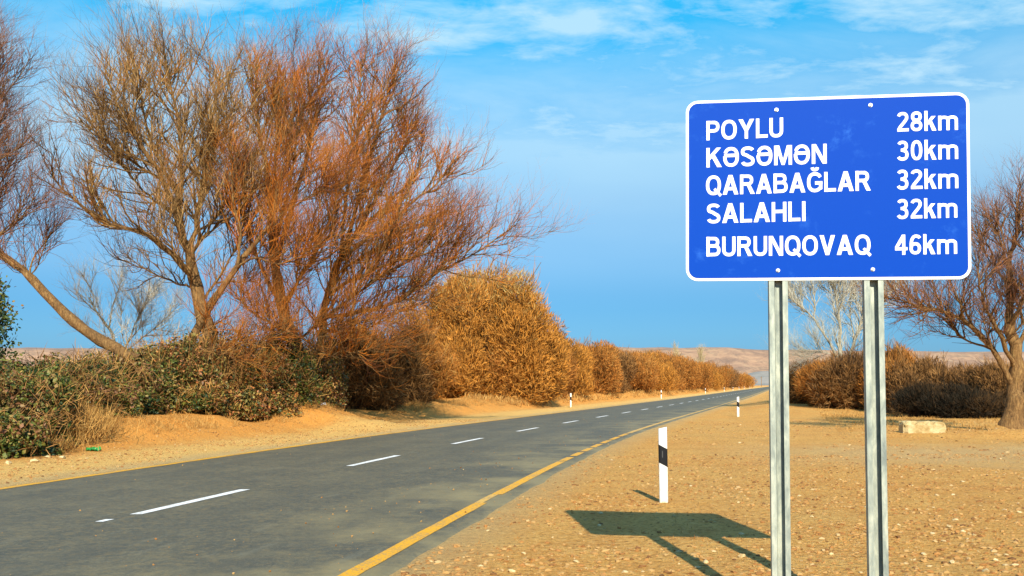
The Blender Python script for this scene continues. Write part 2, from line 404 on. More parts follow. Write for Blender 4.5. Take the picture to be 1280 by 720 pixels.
ZZ = 36 * np.exp(-(((XX - 590) / 110) ** 2 + ((YY - 2150) / 130) ** 2)) * (1 + 0.5 * fbm(XX / 60, YY / 60, 4, 50)) + 15 * np.exp(-(((XX - 780) / 160) ** 2 + ((YY - 2200) / 120) ** 2)) - 3
idx = np.arange(XX.size).reshape(XX.shape)
G = np.stack([idx[:-1, :-1], idx[:-1, 1:], idx[1:, 1:], idx[1:, :-1]], -1).reshape(-1, 4)
tag(obj('low_hill', mesh_np('low_hill', np.stack([XX, YY, ZZ], -1).reshape(-1, 3), G, True), m), kind='structure')

# ------------------------------------------------------------------ plant materials
def twig_mat(name, cols, scale=0.5, rough=0.8, gain=0.9):
    m, nt, b = mat(name)
    g = nt.new('ShaderNodeNewGeometry'); rnd = g.outputs['Random Per Island']
    v = nt.math('ADD', nt.math('MULTIPLY', nt.math('SUBTRACT', nt.noise(g.outputs['Position'], scale, 4, 0.6), 0.5), gain), nt.math('MULTIPLY', nt.math('SUBTRACT', rnd, 0.5), 0.42))
    v = nt.math('ADD', v, 0.47)
    n = len(cols); st = [(0.28 + 0.44 * i / (n - 1), c) for i, c in enumerate(cols)]
    nt.set(b, 'Base Color', nt.ramp(v, st)); b.inputs['Roughness'].default_value = rough; b.inputs['Specular IOR Level'].default_value = .06 if rough > .6 else .3
    return m
def bark_mat(name, c0, c1, c2):
    m, nt, b = mat(name)
    tcn = nt.new('ShaderNodeNewGeometry').outputs['Position']
    v = nt.vmath('MULTIPLY', tcn, (1, 1, 0.3)); a = nt.noise(v, 14, 5, 0.7, 0.6); bb = nt.noise(tcn, 2.5, 4, 0.6)
    c = nt.ramp(nt.math('ADD', nt.math('MULTIPLY', a, 0.7), nt.math('MULTIPLY', bb, 0.3)), [(0.32, c0), (0.5, c1), (0.66, c2)])
    nt.set(b, 'Base Color', c); b.inputs['Roughness'].default_value = 0.9; bump(nt, b, a, 1.0, 0.12); return m
BK = bark_mat('willow_bark', (0.07, 0.04, 0.018), (0.23, 0.125, 0.045), (0.42, 0.255, 0.095))
BKP = bark_mat('pale_bark', (0.24, 0.20, 0.13), (0.40, 0.36, 0.26), (0.52, 0.48, 0.36))
TW_A = twig_mat('tan_twigs', [(0.06, 0.04, 0.025), (0.20, 0.11, 0.04), (0.42, 0.27, 0.10), (0.34, 0.13, 0.03)])
TW_B = twig_mat('orange_twigs', [(0.07, 0.03, 0.018), (0.25, 0.075, 0.015), (0.46, 0.14, 0.015), (0.38, 0.19, 0.05)])
TW_C = twig_mat('plum_twigs', [(0.06, 0.035, 0.03), (0.16, 0.075, 0.045), (0.30, 0.12, 0.045), (0.20, 0.11, 0.055)])
TW_G = twig_mat('pale_twigs', [(0.30, 0.29, 0.25), (0.42, 0.42, 0.34), (0.55, 0.52, 0.42)])
TW_P = twig_mat('poplar_twigs', [(0.30, 0.24, 0.13), (0.38, 0.31, 0.17), (0.44, 0.36, 0.22)])
TW_E = twig_mat('whitish_twigs', [(0.50, 0.46, 0.36), (0.62, 0.58, 0.46), (0.70, 0.66, 0.55)])
TAM = twig_mat('tamarisk_sprays', [(0.17, 0.08, 0.02), (0.38, 0.17, 0.035), (0.54, 0.225, 0.035), (0.48, 0.235, 0.055)], 0.45)
TAMR = twig_mat('russet_sprays', [(0.15, 0.07, 0.02), (0.34, 0.135, 0.03), (0.46, 0.18, 0.035), (0.38, 0.21, 0.06)], 0.3)
TAMB = twig_mat('brown_sprays', [(0.07, 0.04, 0.02), (0.17, 0.085, 0.03), (0.27, 0.135, 0.045), (0.34, 0.18, 0.06)], 0.5)
DRK = twig_mat('hollow_shade_and_ivy_twigs', [(0.012, 0.012, 0.008), (0.022, 0.018, 0.012), (0.04, 0.026, 0.015), (0.09, 0.05, 0.02)], 0.6)  # near black paints the shade under the shrubs; ivy twigs share it
SPT = twig_mat('straw_sprays', [(0.30, 0.19, 0.06), (0.44, 0.29, 0.09), (0.52, 0.37, 0.14)], 0.8)
LEAF = twig_mat('bramble_leaves', [(0.02, 0.04, 0.01), (0.055, 0.085, 0.014), (0.13, 0.14, 0.022), (0.24, 0.17, 0.045), (0.20, 0.09, 0.04)], 1.1, 0.5, 1.7)
LEAFR = twig_mat('rusty_bramble_leaves', [(0.04, 0.05, 0.014), (0.12, 0.115, 0.025), (0.27, 0.20, 0.045), (0.42, 0.14, 0.04), (0.16, 0.08, 0.035)], 1.2, 0.5, 1.9)
STRAW = twig_mat('dry_grass', [(0.28, 0.14, 0.04), (0.42, 0.23, 0.065), (0.50, 0.31, 0.10), (0.42, 0.20, 0.05)], 1.2)

# ------------------------------------------------------------------ trees
def make_tree(name, base, limbs, twm, bark, label, cat='tree', seed=1, bias=(0, 0, 1), n=(60, 500, 2600, 9000), slim=.72,
              L=((2.4, 4.2), (1.4, 2.6), (0.9, 1.7), (0.5, 1.1)), r=(0.040, 0.024, 0.015, 0.0105), spread=(0.95, 0.95, 0.9, 0.8),
              bw=(0.35, 0.35, 0.4, 0.4), trop=0.12, group=None, wander=0.19):
    """limbs: list of (points [(px,py,Y)...], r0, r1); the first is the trunk"""
    rg = sub(seed); o = np.array([base[0], base[1], base[2]])
    root = thing(name, tuple(base), label, cat, group)
    allP = []; allR = []
    for i, (pts, r0, r1) in enumerate(limbs):
        W = np.array([at(*p) for p in pts]) if pts and len(pts[0]) == 3 else np.array(pts)
        W = resample(W, 15) - o
        kn = rg.normal(size=(15, 3)) * 0.035 * min(1, r0 * 8); kn[0] = 0; W = W + kn
        r0, r1 = (r0, r1 * .8) if i == 0 else (r0 * slim, r1 * slim)
        R = np.linspace(r0, r1, 15) * (1 + 0.09 * rg.normal(size=15))
        if i == 0: R[0] *= 1.35; R[1] *= 1.12
        V, Q = tube_arrays(W[None], R[None], 9)
        V = V + rg.normal(size=V.shape) * 0.03 * np.repeat(R, 9)[:, None]
        obj('trunk' if i == 0 else 'limb', mesh_np(name + '_limb', V, Q, True), bark, root)
        allP.append(W); allR.append(R)
    tr = resample(allP[0][8:], 15); allP[0] = tr; allR[0] = np.interp(np.linspace(8, 14, 15), np.arange(15), allR[0])
    P = np.array(allP); R = np.array(allR)
    pools = [(P, R)]; lim = []
    for lv in range(len(n)):
        k = (7, 6, 4, 3)[lv]; share = [(1.0,), (.75, .25), (.62, .28, .10), (.60, .28, .12)][lv]
        outP = []; outR = []
        for j, sh in enumerate(share):
            PP, RR = pools[-1 - j]
            q = shoots(PP, RR, int(n[lv] * sh), rg, t0=.12, L=L[lv], k=k, spread=spread[lv], bias=bias, bw=bw[lv], trop=trop, wander=wander, r=r[lv], taper=0.35)
            outP.append(q[0]); outR.append(q[1])
        pools.append((np.concatenate(outP), np.concatenate(outR)))
        lim.append((*pools[-1], (5, 3, 3, 3)[lv]))
    V, Q = tubes(lim[:2]); obj('branches', mesh_np(name + '_branches', V, Q, True), bark if name != 'pale_tree' else bark, root)
    V, Q = tubes(lim[2:]); obj('crown', mesh_np(name + '_crown', V, Q), twm, root)
    return root

# tree A: tall tan crown at left
DA = 34.0
A = [([(262, 452, DA), (258, 410, DA), (244, 360, DA), (238, 320, DA), (222, 268, DA)], .33, .17),
     ([(222, 268, DA), (205, 225, DA - .5), (180, 185, DA - 1), (150, 135, DA - 1), (130, 92, DA - 1)], .15, .03),
     ([(240, 345, DA), (205, 310, DA - .6), (175, 290, DA - 1), (130, 277, DA - 1.5), (85, 245, DA - 2), (62, 215, DA - 2)], .17, .03),
     ([(222, 268, DA), (228, 215, DA + .5), (222, 150, DA + .5), (212, 100, DA + .5), (202, 62, DA)], .13, .025),
     ([(238, 320, DA), (248, 260, DA + .6), (262, 190, DA + 1), (268, 130, DA + 1), (278, 85, DA + 1)], .14, .025),
     ([(205, 225, DA), (170, 205, DA - .5), (130, 175, DA - 1), (100, 150, DA - 1)], .09, .02),
     ([(222, 268, DA), (180, 240, DA + 1), (150, 200, DA + 1.5), (120, 170, DA + 2)], .09, .02),
     ([(244, 360, DA), (215, 352, DA + 1), (180, 335, DA + 2), (150, 315, DA + 2.5)], .07, .02),
     ([(228, 215, DA), (250, 190, DA), (285, 165, DA - .5), (320, 130, DA - .5)], .08, .02),
     ([(238, 320, DA), (262, 285, DA - .5), (290, 240, DA - 1), (318, 190, DA - 1)], .09, .02),
     ([(250, 380, DA), (275, 345, DA + .5), (298, 300, DA + 1), (310, 250, DA + 1)], .08, .02),
     ([(244, 355, DA), (228, 330, DA - 1), (205, 285, DA - 1.5), (195, 240, DA - 1.5)], .06, .02),
     ([(225, 250, DA), (190, 180, DA + 2), (175, 120, DA + 2.5), (165, 70, DA + 2.5)], .09, .02)]
gA = at(262, 460, DA)
make_tree('willow_tree', (gA[0], gA[1], 0.3), A, TW_A, BK, 'tall bare tree with tan twigs and upright limbs, left of the orange crown', seed=3,
          bias=(-.05, 0, 1), n=(180, 1050, 4000, 9000), L=((1.6, 3.5), (1.0, 2.2), (0.7, 1.5), (0.35, 0.9)))
# tree B: big orange crown
DB = 37.5
B = [([(372, 470, DB), (368, 430, DB), (352, 380, DB), (345, 330, DB), (340, 270, DB)], .36, .18),
     ([(402, 470, DB + .6), (402, 420, DB + .5), (408, 370, DB), (425, 325, DB - .5), (450, 280, DB - .5), (470, 230, DB - .5)], .30, .04),
     ([(340, 270, DB), (332, 210, DB), (322, 150, DB), (320, 110, DB), (318, 80, DB)], .16, .03),
     ([(345, 330, DB), (365, 260, DB - 1), (385, 190, DB - 1), (400, 130, DB - 1), (408, 88, DB - 1)], .15, .025),
     ([(425, 325, DB), (450, 240, DB + .5), (470, 170, DB + .5), (482, 125, DB + .5), (492, 100, DB + .5)], .13, .025),
     ([(425, 325, DB - .3), (470, 290, DB - 1), (515, 255, DB - 1), (550, 225, DB - 1), (572, 205, DB - 1)], .12, .02),
     ([(404, 395, DB), (440, 392, DB - 1), (480, 382, DB - 1.5), (520, 362, DB - 2), (548, 340, DB - 2), (595, 316, DB - 2), (648, 280, DB - 2)], .13, .02),
     ([(408, 370, DB), (450, 345, DB - 2), (500, 325, DB - 2.5), (545, 312, DB - 2.5), (575, 298, DB - 2.5)], .11, .02),
     ([(352, 380, DB), (320, 320, DB + 1), (300, 260, DB + 1), (290, 200, DB + 1), (288, 140, DB + 1)], .12, .02),
     ([(408, 370, DB), (440, 300, DB + 2), (480, 260, DB + 2.5), (520, 215, DB + 2.5), (530, 170, DB + 2.5)], .11, .02),
     ([(352, 390, DB), (385, 330, DB - 2.5), (410, 280, DB - 3), (430, 220, DB - 3), (445, 160, DB - 3)], .11, .02),
     ([(402, 420, DB), (425, 405, DB - 2), (455, 400, DB - 2.5), (500, 395, DB - 2.5)], .06, .015),
     ([(365, 420, DB), (330, 400, DB - 2), (300, 370, DB - 2.5), (320, 330, DB - 3)], .07, .015),
     ([(404, 400, DB), (440, 372, DB - 1), (478, 345, DB - 1.5), (520, 322, DB - 1.5), (550, 285, DB - 1.5)], .09, .02),
     ([(408, 370, DB), (440, 330, DB + 1), (485, 300, DB + 1.5), (525, 280, DB + 1.5), (560, 262, DB + 1.5)], .09, .02),
     ([(402, 410, DB), (435, 415, DB - 1.5), (470, 405, DB - 2), (510, 385, DB - 2), (540, 372, DB - 2)], .06, .015),
     ([(380, 462, DB), (350, 440, DB - 2.5), (320, 432, DB - 3), (290, 428, DB - 3)], .05, .015),
     ([(402, 440, DB), (380, 425, DB - 3), (350, 410, DB - 4), (325, 404, DB - 4)], .05, .015),
     ([(402, 450, DB), (425, 440, DB - 2), (450, 440, DB - 3), (478, 430, DB - 3)], .05, .015),
     ([(368, 430, DB), (390, 410, DB - 2), (430, 380, DB - 3), (460, 340, DB - 3.5)], .06, .015),
     ([(352, 380, DB), (375, 350, DB - 2), (395, 310, DB - 3), (400, 250, DB - 3.5)], .08, .02),
     ([(345, 300, DB), (362, 230, DB - 2), (372, 160, DB - 2.5), (380, 95, DB - 2.5)], .09, .02),
     ([(425, 325, DB), (432, 250, DB - 1.5), (446, 185, DB - 2), (450, 125, DB - 2), (452, 80, DB - 2)], .10, .02),
     ([(450, 280, DB - .5), (480, 230, DB + 1), (500, 190, DB + 1.5), (510, 155, DB + 1.5)], .08, .02),
     ([(340, 270, DB), (345, 200, DB + 3), (350, 150, DB + 3.5), (345, 100, DB + 3.5)], .09, .02),
     ([(340, 270, DB), (360, 200, DB + 2), (365, 140, DB + 2), (368, 90, DB + 2)], .10, .02)]
gB = at(372, 475, DB)
make_tree('willow_tree', (gB[0], gB[1], 0.3), B, TW_B, BK, 'largest bare tree, its dense orange crown sweeping right towards the road', seed=5,
          bias=(.22, 0, .95), n=(360, 2500, 9000, 17000), L=((1.6, 3.4), (0.9, 2.1), (0.7, 1.5), (0.35, 0.95)))
# tree D: slender leaning trunk in front
DD = 32.5
D = [([(214, 472, DD), (228, 440, DD), (262, 385, DD), (296, 335, DD + .4), (330, 290, DD + .8), (350, 235, DD + 1)], .20, .05),
     ([(296, 335, DD), (318, 322, DD - .5), (350, 330, DD - 1), (385, 312, DD - 1.2), (440, 285, DD - 1.2)], .06, .015),
     ([(296, 335, DD), (300, 290, DD), (290, 240, DD), (296, 190, DD)], .09, .02),
     ([(240, 425, DD), (270, 405, DD - .5), (300, 385, DD - .8)], .05, .015),
     ([(235, 440, DD), (290, 432, DD - .8), (330, 425, DD - 1.2), (370, 408, DD - 1.5)], .035, .01),
     ([(330, 290, DD), (360, 262, DD - .5), (400, 240, DD - .8), (440, 225, DD - 1)], .06, .015)]
gD = at(214, 472, DD)
make_tree('willow_tree', (gD[0], gD[1], 0.4), D, TW_B, BK, 'slender light brown trunk leaning right, in front of the two tall bare trees', seed=8,
          bias=(.15, 0, .95), n=(34, 260, 1500, 5500), L=((1.4, 2.6), (1.0, 2.0), (0.8, 1.5), (0.5, 1.0)))
# tree C: leaning log trunk at left edge
DC = 29.5
Cc_ = [([(172, 452, DC), (140, 433, DC), (95, 405, DC), (72, 380, DC), (38, 345, DC), (0, 318, DC), (-50, 285, DC)], .20, .12),
       ([(-50, 285, DC), (-75, 220, DC), (-70, 150, DC), (-60, 90, DC)], .10, .03),
       ([(0, 318, DC), (-15, 260, DC + .5), (-20, 200, DC + .5), (-12, 140, DC + .5)], .08, .02),
       ([(-20, 303, DC), (5, 290, DC - .5), (30, 268, DC - .8), (45, 240, DC - 1)], .05, .015),
       ([(38, 345, DC), (48, 330, DC), (58, 300, DC), (75, 275, DC)], .035, .01),
       ([(-50, 285, DC), (-30, 230, DC - 1), (-10, 180, DC - 1.2), (-5, 110, DC - 1.2), (0, 60, DC - 1.2)], .07, .02),
       ([(-60, 280, DC), (-40, 300, DC + 1), (-10, 250, DC + 2), (15, 200, DC + 2)], .06, .02)]
gC = at(172, 460, DC)
make_tree('willow_tree', (gC[0], gC[1], 0.4), Cc_, TW_C, BK, 'tree whose smooth bare trunk leans far left out of the brambles', seed=11,
          bias=(.12, 0, .9), n=(60, 420, 2200, 6500), L=((1.4, 2.5), (0.9, 1.8), (0.7, 1.4), (0.5, 0.9)), r=(.035, .02, .012, .008))
# tree E: small white bare tree behind
DE = 38.0
E_ = [([(152, 460, DE), (148, 440, DE), (136, 412, DE), (122, 392, DE), (112, 372, DE)], .09, .03),
      ([(136, 412, DE), (140, 385, DE), (148, 362, DE), (152, 350, DE)], .05, .015),
      ([(150, 445, DE), (165, 415, DE), (178, 385, DE), (190, 360, DE)], .05, .015),
      ([(150, 445, DE), (175, 425, DE + 1), (205, 400, DE + 1), (228, 378, DE + 1)], .04, .01),
      ([(148, 440, DE), (120, 425, DE - 1), (95, 405, DE - 1)], .035, .01)]
gE = at(152, 470, DE)
make_tree('pale_tree', (gE[0], gE[1], 0.3), E_, TW_E, BKP, 'small whitish bare tree behind the brambles, between the leaning log trunk and the tan crown', seed=13,
          bias=(0, 0, 1), n=(26, 180, 900, 2400), L=((1.1, 1.9), (0.7, 1.4), (0.5, 1.0), (0.4, 0.8)), r=(.025, .016, .010, .007), trop=.10)
# tree F: right edge
DF = 32.0
F_ = [([(1264, 533, DF), (1271, 495, DF), (1270, 455, DF), (1263, 410, DF), (1262, 365, DF)], .36, .15),
      ([(1262, 365, DF), (1262, 330, DF), (1268, 300, DF), (1275, 275, DF), (1282, 255, DF)], .15, .03),
      ([(1268, 485, DF), (1240, 437, DF), (1210, 405, DF - .5), (1175, 392, DF - .8), (1145, 382, DF - 1), (1120, 372, DF - 1)], .16, .02),
      ([(1270, 465, DF), (1250, 415, DF - .6), (1232, 385, DF - .8), (1225, 355, DF - 1), (1220, 330, DF - 1)], .12, .02),
      ([(1268, 440, DF), (1290, 400, DF), (1318, 370, DF), (1340, 320, DF)], .14, .03),
      ([(1262, 365, DF), (1245, 330, DF + .5), (1230, 300, DF + .8), (1222, 280, DF + 1)], .08, .015),
      ([(1262, 340, DF), (1252, 310, DF), (1248, 285, DF), (1246, 265, DF)], .06, .015),
      ([(1240, 437, DF), (1200, 420, DF + .8), (1175, 380, DF + 1), (1165, 350, DF + 1)], .06, .015),
      ([(1262, 410, DF), (1285, 360, DF - 1), (1298, 320, DF - 1), (1305, 280, DF - 1)], .12, .03)]
gF = at(1264, 540, DF)
make_tree('willow_tree', (gF[0], gF[1], gF[2] + .12), F_, TW_C, BK, 'bare tree with a thick gnarled trunk at the right edge of the open ground', seed=17,
          bias=(0, 0, 1), n=(80, 480, 2000, 5000), L=((1.1, 2.2), (0.8, 1.5), (0.6, 1.2), (0.3, 0.8)), r=(.035, .022, .014, .010), trop=.12)
# tree G: pale bark behind sign
DG = 59.0
G_ = [([(1058, 505, DG), (1056, 470, DG), (1052, 450, DG), (1050, 430, DG)], .24, .14),
      ([(1052, 455, DG), (1035, 425, DG), (1018, 400, DG), (1002, 385, DG), (990, 360, DG)], .12, .03),
      ([(1050, 430, DG), (1048, 390, DG), (1042, 350, DG), (1045, 310, DG)], .12, .03),
      ([(1056, 465, DG), (1068, 425, DG), (1078, 395, DG), (1092, 350, DG), (1110, 310, DG)], .14, .03),
      ([(1048, 445, DG), (1025, 440, DG), (1000, 437, DG)], .05, .015),
      ([(1018, 400, DG), (1018, 370, DG), (1012, 340, DG), (1010, 310, DG)], .06, .02),
      ([(1068, 425, DG), (1062, 380, DG + 1), (1070, 340, DG + 1), (1075, 300, DG + 1)], .07, .02),
      ([(1078, 395, DG), (1105, 375, DG - 1), (1125, 350, DG - 1), (1140, 325, DG - 1)], .06, .02)]
gG = at(1058, 508, DG)
make_tree('pale_tree', (gG[0], gG[1], 0.35), G_, TW_G, BKP, 'pale barked bare tree seen between the two sign posts', seed=19,
          bias=(0, 0, 1), n=(60, 420, 2200, 7500), L=((1.6, 3.0), (1.2, 2.2), (0.8, 1.6), (0.6, 1.2)), r=(.045, .026, .018, .013), trop=.10)
# distant poplars
def poplar(px, Y, ht, label, seed):
    rg = sub(seed); x = (px - 640) / 1150 * Y
    z0 = float(ground_h(x, Y))
    root = thing('poplar_tree', (x, Y, z0), label, 'tree', 'distant pale poplars')
    k = 9; P = np.zeros((1, k, 3)); P[0, :, 2] = np.linspace(-.3, ht, k); P[0, :, 0] = rg.normal(size=k) * .1
    V, Q = tube_arrays(P, np.linspace(.16, .03, k)[None], 7); obj('trunk', mesh_np('poplar_trunk', V, Q, True), BK, root)
    q = shoots(P, np.full((1, k), .2), 150, rg, t0=.12, L=(2.6, 6), k=4, spread=1.0, bw=.8, trop=.2, r=.05, tip=.9)
    q2 = shoots(q[0], q[1], 800, rg, L=(1, 2), k=3, spread=.5, bw=.8, r=.05)
    V, Q = tubes([(q[0], q[1], 3), (q2[0], q2[1], 3)]); obj('crown', mesh_np('poplar_crown', V, Q), TW_P, root)
poplar(845, 360, 15.0, 'pale wispy poplar rising behind the far shrubs, nearer the big golden shrub', 71)
poplar(876, 350, 14.2, 'greenish wispy poplar behind the far shrubs, nearer the road end', 72)

# ------------------------------------------------------------------ shrubs
def blades(C0, D, Lh, Wd, rg):
    """thin bent blades: one quad + tip"""
    n = len(C0); side = norm(np.cross(D, norm(rg.normal(size=(n, 3))))) * (Wd / 2)[:, None]
    bend = rg.normal(size=(n, 3)) * 0.12 * Lh[:, None]
    a = C0 - side * .6; b_ = C0 + side * .6; mid = C0 + D * (Lh * .55)[:, None] + bend * .3
    c = mid + side; d = mid - side; e = C0 + D * Lh[:, None] + bend
    V = np.stack([a, b_, c, d, e], 1).reshape(-1, 3); i = np.arange(n)[:, None] * 5
    return V, i + np.array([[0, 1, 2, 3]]), i + np.array([[3, 2, 4]])
def shrub_volume(rg, n, rx, ry_, h, lumps, lr=(.24, .20)):
    """points near the surface of a lumpy dome"""
    c = []
    for _ in range(lumps):
        th = rg.random() * 2 * PI; rr = math.sqrt(rg.random()) * 0.72; zz = rg.random() ** 0.8 * 0.74 * math.sqrt(max(0.05, 1 - rr * rr))
        c.append((rr * math.cos(th) * rx, rr * math.sin(th) * ry_, zz * h, (lr[0] + lr[1] * rg.random())))
    c.append((0, 0, .3 * h, .55)); c = np.array(c)
    wgt = c[:, 3] ** 2; i = rg.choice(len(c), n, p=wgt / wgt.sum())
    u = norm(rg.normal(size=(n, 3))); rad = (0.55 + 0.5 * rg.random((n, 1)) ** 0.6)
    S = np.stack([c[i, 3] * rx, c[i, 3] * ry_, c[i, 3] * h], 1)
    p = c[i, :3] + u * rad * S
    ok = (p[:, 2] > 0.02)
    return p[ok], u[ok]
def shrub(name, loc, rx, ry_, h, n, m, label, seed, L=(.35, .8), Wd=.035, cat='shrub', group=None, up=.8, stems=40, lumps=16, stem_m=None, part='sprays', m2=None, lr=(.16, .18), rnd=.7):
    rg = sub(seed); root = thing(name, loc, label, cat, group)
    p, u = shrub_volume(rg, n, rx, ry_, h, lumps, lr)
    D = norm(u * 0.55 + np.array([0, 0, up * .75]) + rg.normal(size=p.shape) * rnd * .62)
    Lh = (L[0] + (L[1] - L[0]) * rg.random(len(p))); Wv = Wd * (0.6 + 0.8 * rg.random(len(p)))
    if m2 is not None:
        sel = p[:, 2] + rg.normal(size=len(p)) * h * .14 > h * .78
        V, q, t = blades(p[sel], D[sel], Lh[sel] * 1.35, Wv[sel] * .8, rg); obj('top_sprays', mesh_np(name + '_top', V, [q, t]), m2, root)
        p, D, Lh, Wv = p[~sel], D[~sel], Lh[~sel], Wv[~sel]
    V, q, t = blades(p, D, Lh, Wv, rg); obj(part, mesh_np(name + '_sprays', V, [q, t]), m, root)
    k = 6; P = np.zeros((stems, k, 3)); th = rg.random(stems) * 2 * PI; el = 0.5 + rg.random(stems) * 1.0
    d = np.stack([np.cos(th) * np.cos(el) * rx, np.sin(th) * np.cos(el) * ry_, np.sin(el) * h], 1)
    s = np.linspace(0, 1, k)[None, :, None]; P = d[:, None, :] * s * (0.75 + .25 * rg.random((stems, 1, 1))) + rg.normal(size=(stems, k, 3)) * .05 * h * s
    P[:, 0, :2] += rg.normal(size=(stems, 2)) * .12 * rx; P[:, 0, 2] = -.1
    V, Q = tube_arrays(P, np.full((stems, 1), .012 * h ** .6 + .01) * np.linspace(1, .3, k)[None], 4)
    bare = shoots(P, np.full((stems, k), .03), stems * 14, rg, t0=.55, L=(.35 * h ** .5, .62 * h ** .5), k=4, spread=.8, bias=(0, 0, 1), bw=.8, wander=.16, r=.006 * h ** .6 + .002)
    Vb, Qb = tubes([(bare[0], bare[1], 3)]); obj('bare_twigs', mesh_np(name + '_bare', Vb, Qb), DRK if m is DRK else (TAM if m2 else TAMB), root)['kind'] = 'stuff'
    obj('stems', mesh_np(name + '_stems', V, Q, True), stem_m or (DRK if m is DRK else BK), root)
    return root
def gz(x, y): return float(ground_h(x, y)) - 0.03
def spx(px, Y): return (px - 640) / 1150.0 * Y

x = spx(600, 66)
shrub('tamarisk_shrub', (x, 66, gz(x, 66)), 7.5, 5.2, 10.9, 150000, TAM, 'largest golden brown shrub by the road, tall and rounded with upright straw tips', 101, L=(.18, .5), Wd=.045, lumps=110, stems=90, m2=SPT, lr=(.10, .16), rnd=.75)
ordn = ['first', 'second', 'third', 'fourth', 'fifth', 'sixth', 'seventh', 'eighth', 'ninth', 'tenth', 'eleventh', 'twelfth', 'thirteenth', 'fourteenth', 'fifteenth']
Ys = [71, 79, 88, 99, 112, 127, 145, 165, 188, 214, 246, 283, 325, 385, 460]
for i, Y in enumerate(Ys):
    rgs = random.Random(200 + i)
    x = float(cx(Y)) - 12.6 - rgs.uniform(0, .8)
    px = 640 + x / Y * 1150
    ytop = np.interp(px, [660, 700, 725, 755, 790, 825, 850, 875, 900, 915, 930, 945], [418, 424, 430, 433, 436, 441, 446, 450, 456, 462, 469, 476])
    h = (481 - ytop) / 1150 * Y + 1.6 + rgs.uniform(-1.0, .5)
    ry_ = 5.0 + 0.035 * (Y - 76)
    shrub('tamarisk_shrub', (x, Y, gz(x, Y)), 4.3, ry_ * 1.9, h, int(70000 * (76 / Y) ** .9) + 5000, [TAMR, TAM, TAMB][(0, 0, 1, 0, 2, 0, 1, 0)[i % 8]],
          ordn[i] + ' russet shrub of the row running away beyond the largest golden shrub', 300 + i, L=(.2 + Y * .0004, .45 + Y * .0008), Wd=.040 * (Y / 76) ** .5, lumps=44, stems=24, group='russet shrubs along the far verge')
# brown thicket between the orange crown and the golden shrub
for i, (px, Y, top, rx, mm, lab) in enumerate([
        (440, 43, 402, 2.6, TAMB, 'grey brown leaning thicket under the orange crown, right of the brambles'),
        (482, 47, 415, 2.4, TAMB, 'dark brown thicket overhanging the shaded hollow by the dirt mound'),
        (520, 52, 405, 2.4, TAMR, 'narrow reddish brown thicket against the left side of the golden shrub'),
        (470, 52, 445, 4.2, DRK, 'shrub coloured almost black as the shade in the hollow behind the dirt mound')]):  # shade of the hollow put into the colour of this shrub
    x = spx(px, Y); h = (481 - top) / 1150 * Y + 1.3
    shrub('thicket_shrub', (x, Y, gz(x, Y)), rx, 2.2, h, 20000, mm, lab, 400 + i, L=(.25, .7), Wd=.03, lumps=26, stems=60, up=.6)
# right hand shrubs
for i, (px, Y, top, rx, mm, lab) in enumerate([
        (1014, 63, 454, 1.9, TAMB, 'low brown shrub just right of the left sign post'),
        (1040, 58, 442, 2.7, TAMR, 'rounded russet shrub at the foot of the pale tree'),
        (1078, 56, 432, 2.5, TAMB, 'brown shrub hidden partly by the right sign post'),
        (1118, 53, 426, 2.5, TAMR, 'orange brown shrub immediately right of the right sign post'),
        (1160, 51, 442, 2.4, TAMB, 'russet shrub behind the pale concrete block'),
        (1205, 49, 450, 2.4, TAMB, 'brown shrub behind the dark one, left of the gnarled trunk'),
        (1248, 47, 445, 2.4, TAMB, 'brown shrub behind the gnarled trunk'),
        (1300, 46, 440, 2.6, TAMB, 'brown shrub right of the gnarled trunk at the picture edge'),
        (1168, 46.5, 472, 2.8, DRK, 'low shrub coloured dark as the shade behind the concrete block'),
        (1215, 45, 476, 2.8, DRK, 'low shrub coloured near black as the shade left of the gnarled trunk')]):  # last two shrubs: shade under the row painted as near-black foliage
    x = spx(px, Y); h = (481 - top) / 1150 * Y + 1.6 - .3
    dk = mm is DRK; rgs = random.Random(900 + i)
    shrub('roadside_shrub', (x, Y, gz(x, Y)), rx * (rgs.uniform(.85, 1.25) if i else 1), 2.4, h * rgs.uniform(.88, 1.1), 26000, mm, lab, 500 + i, L=(.12, .32) if dk else (.2, .5), Wd=.022 if dk else .030, lumps=30, stems=50)

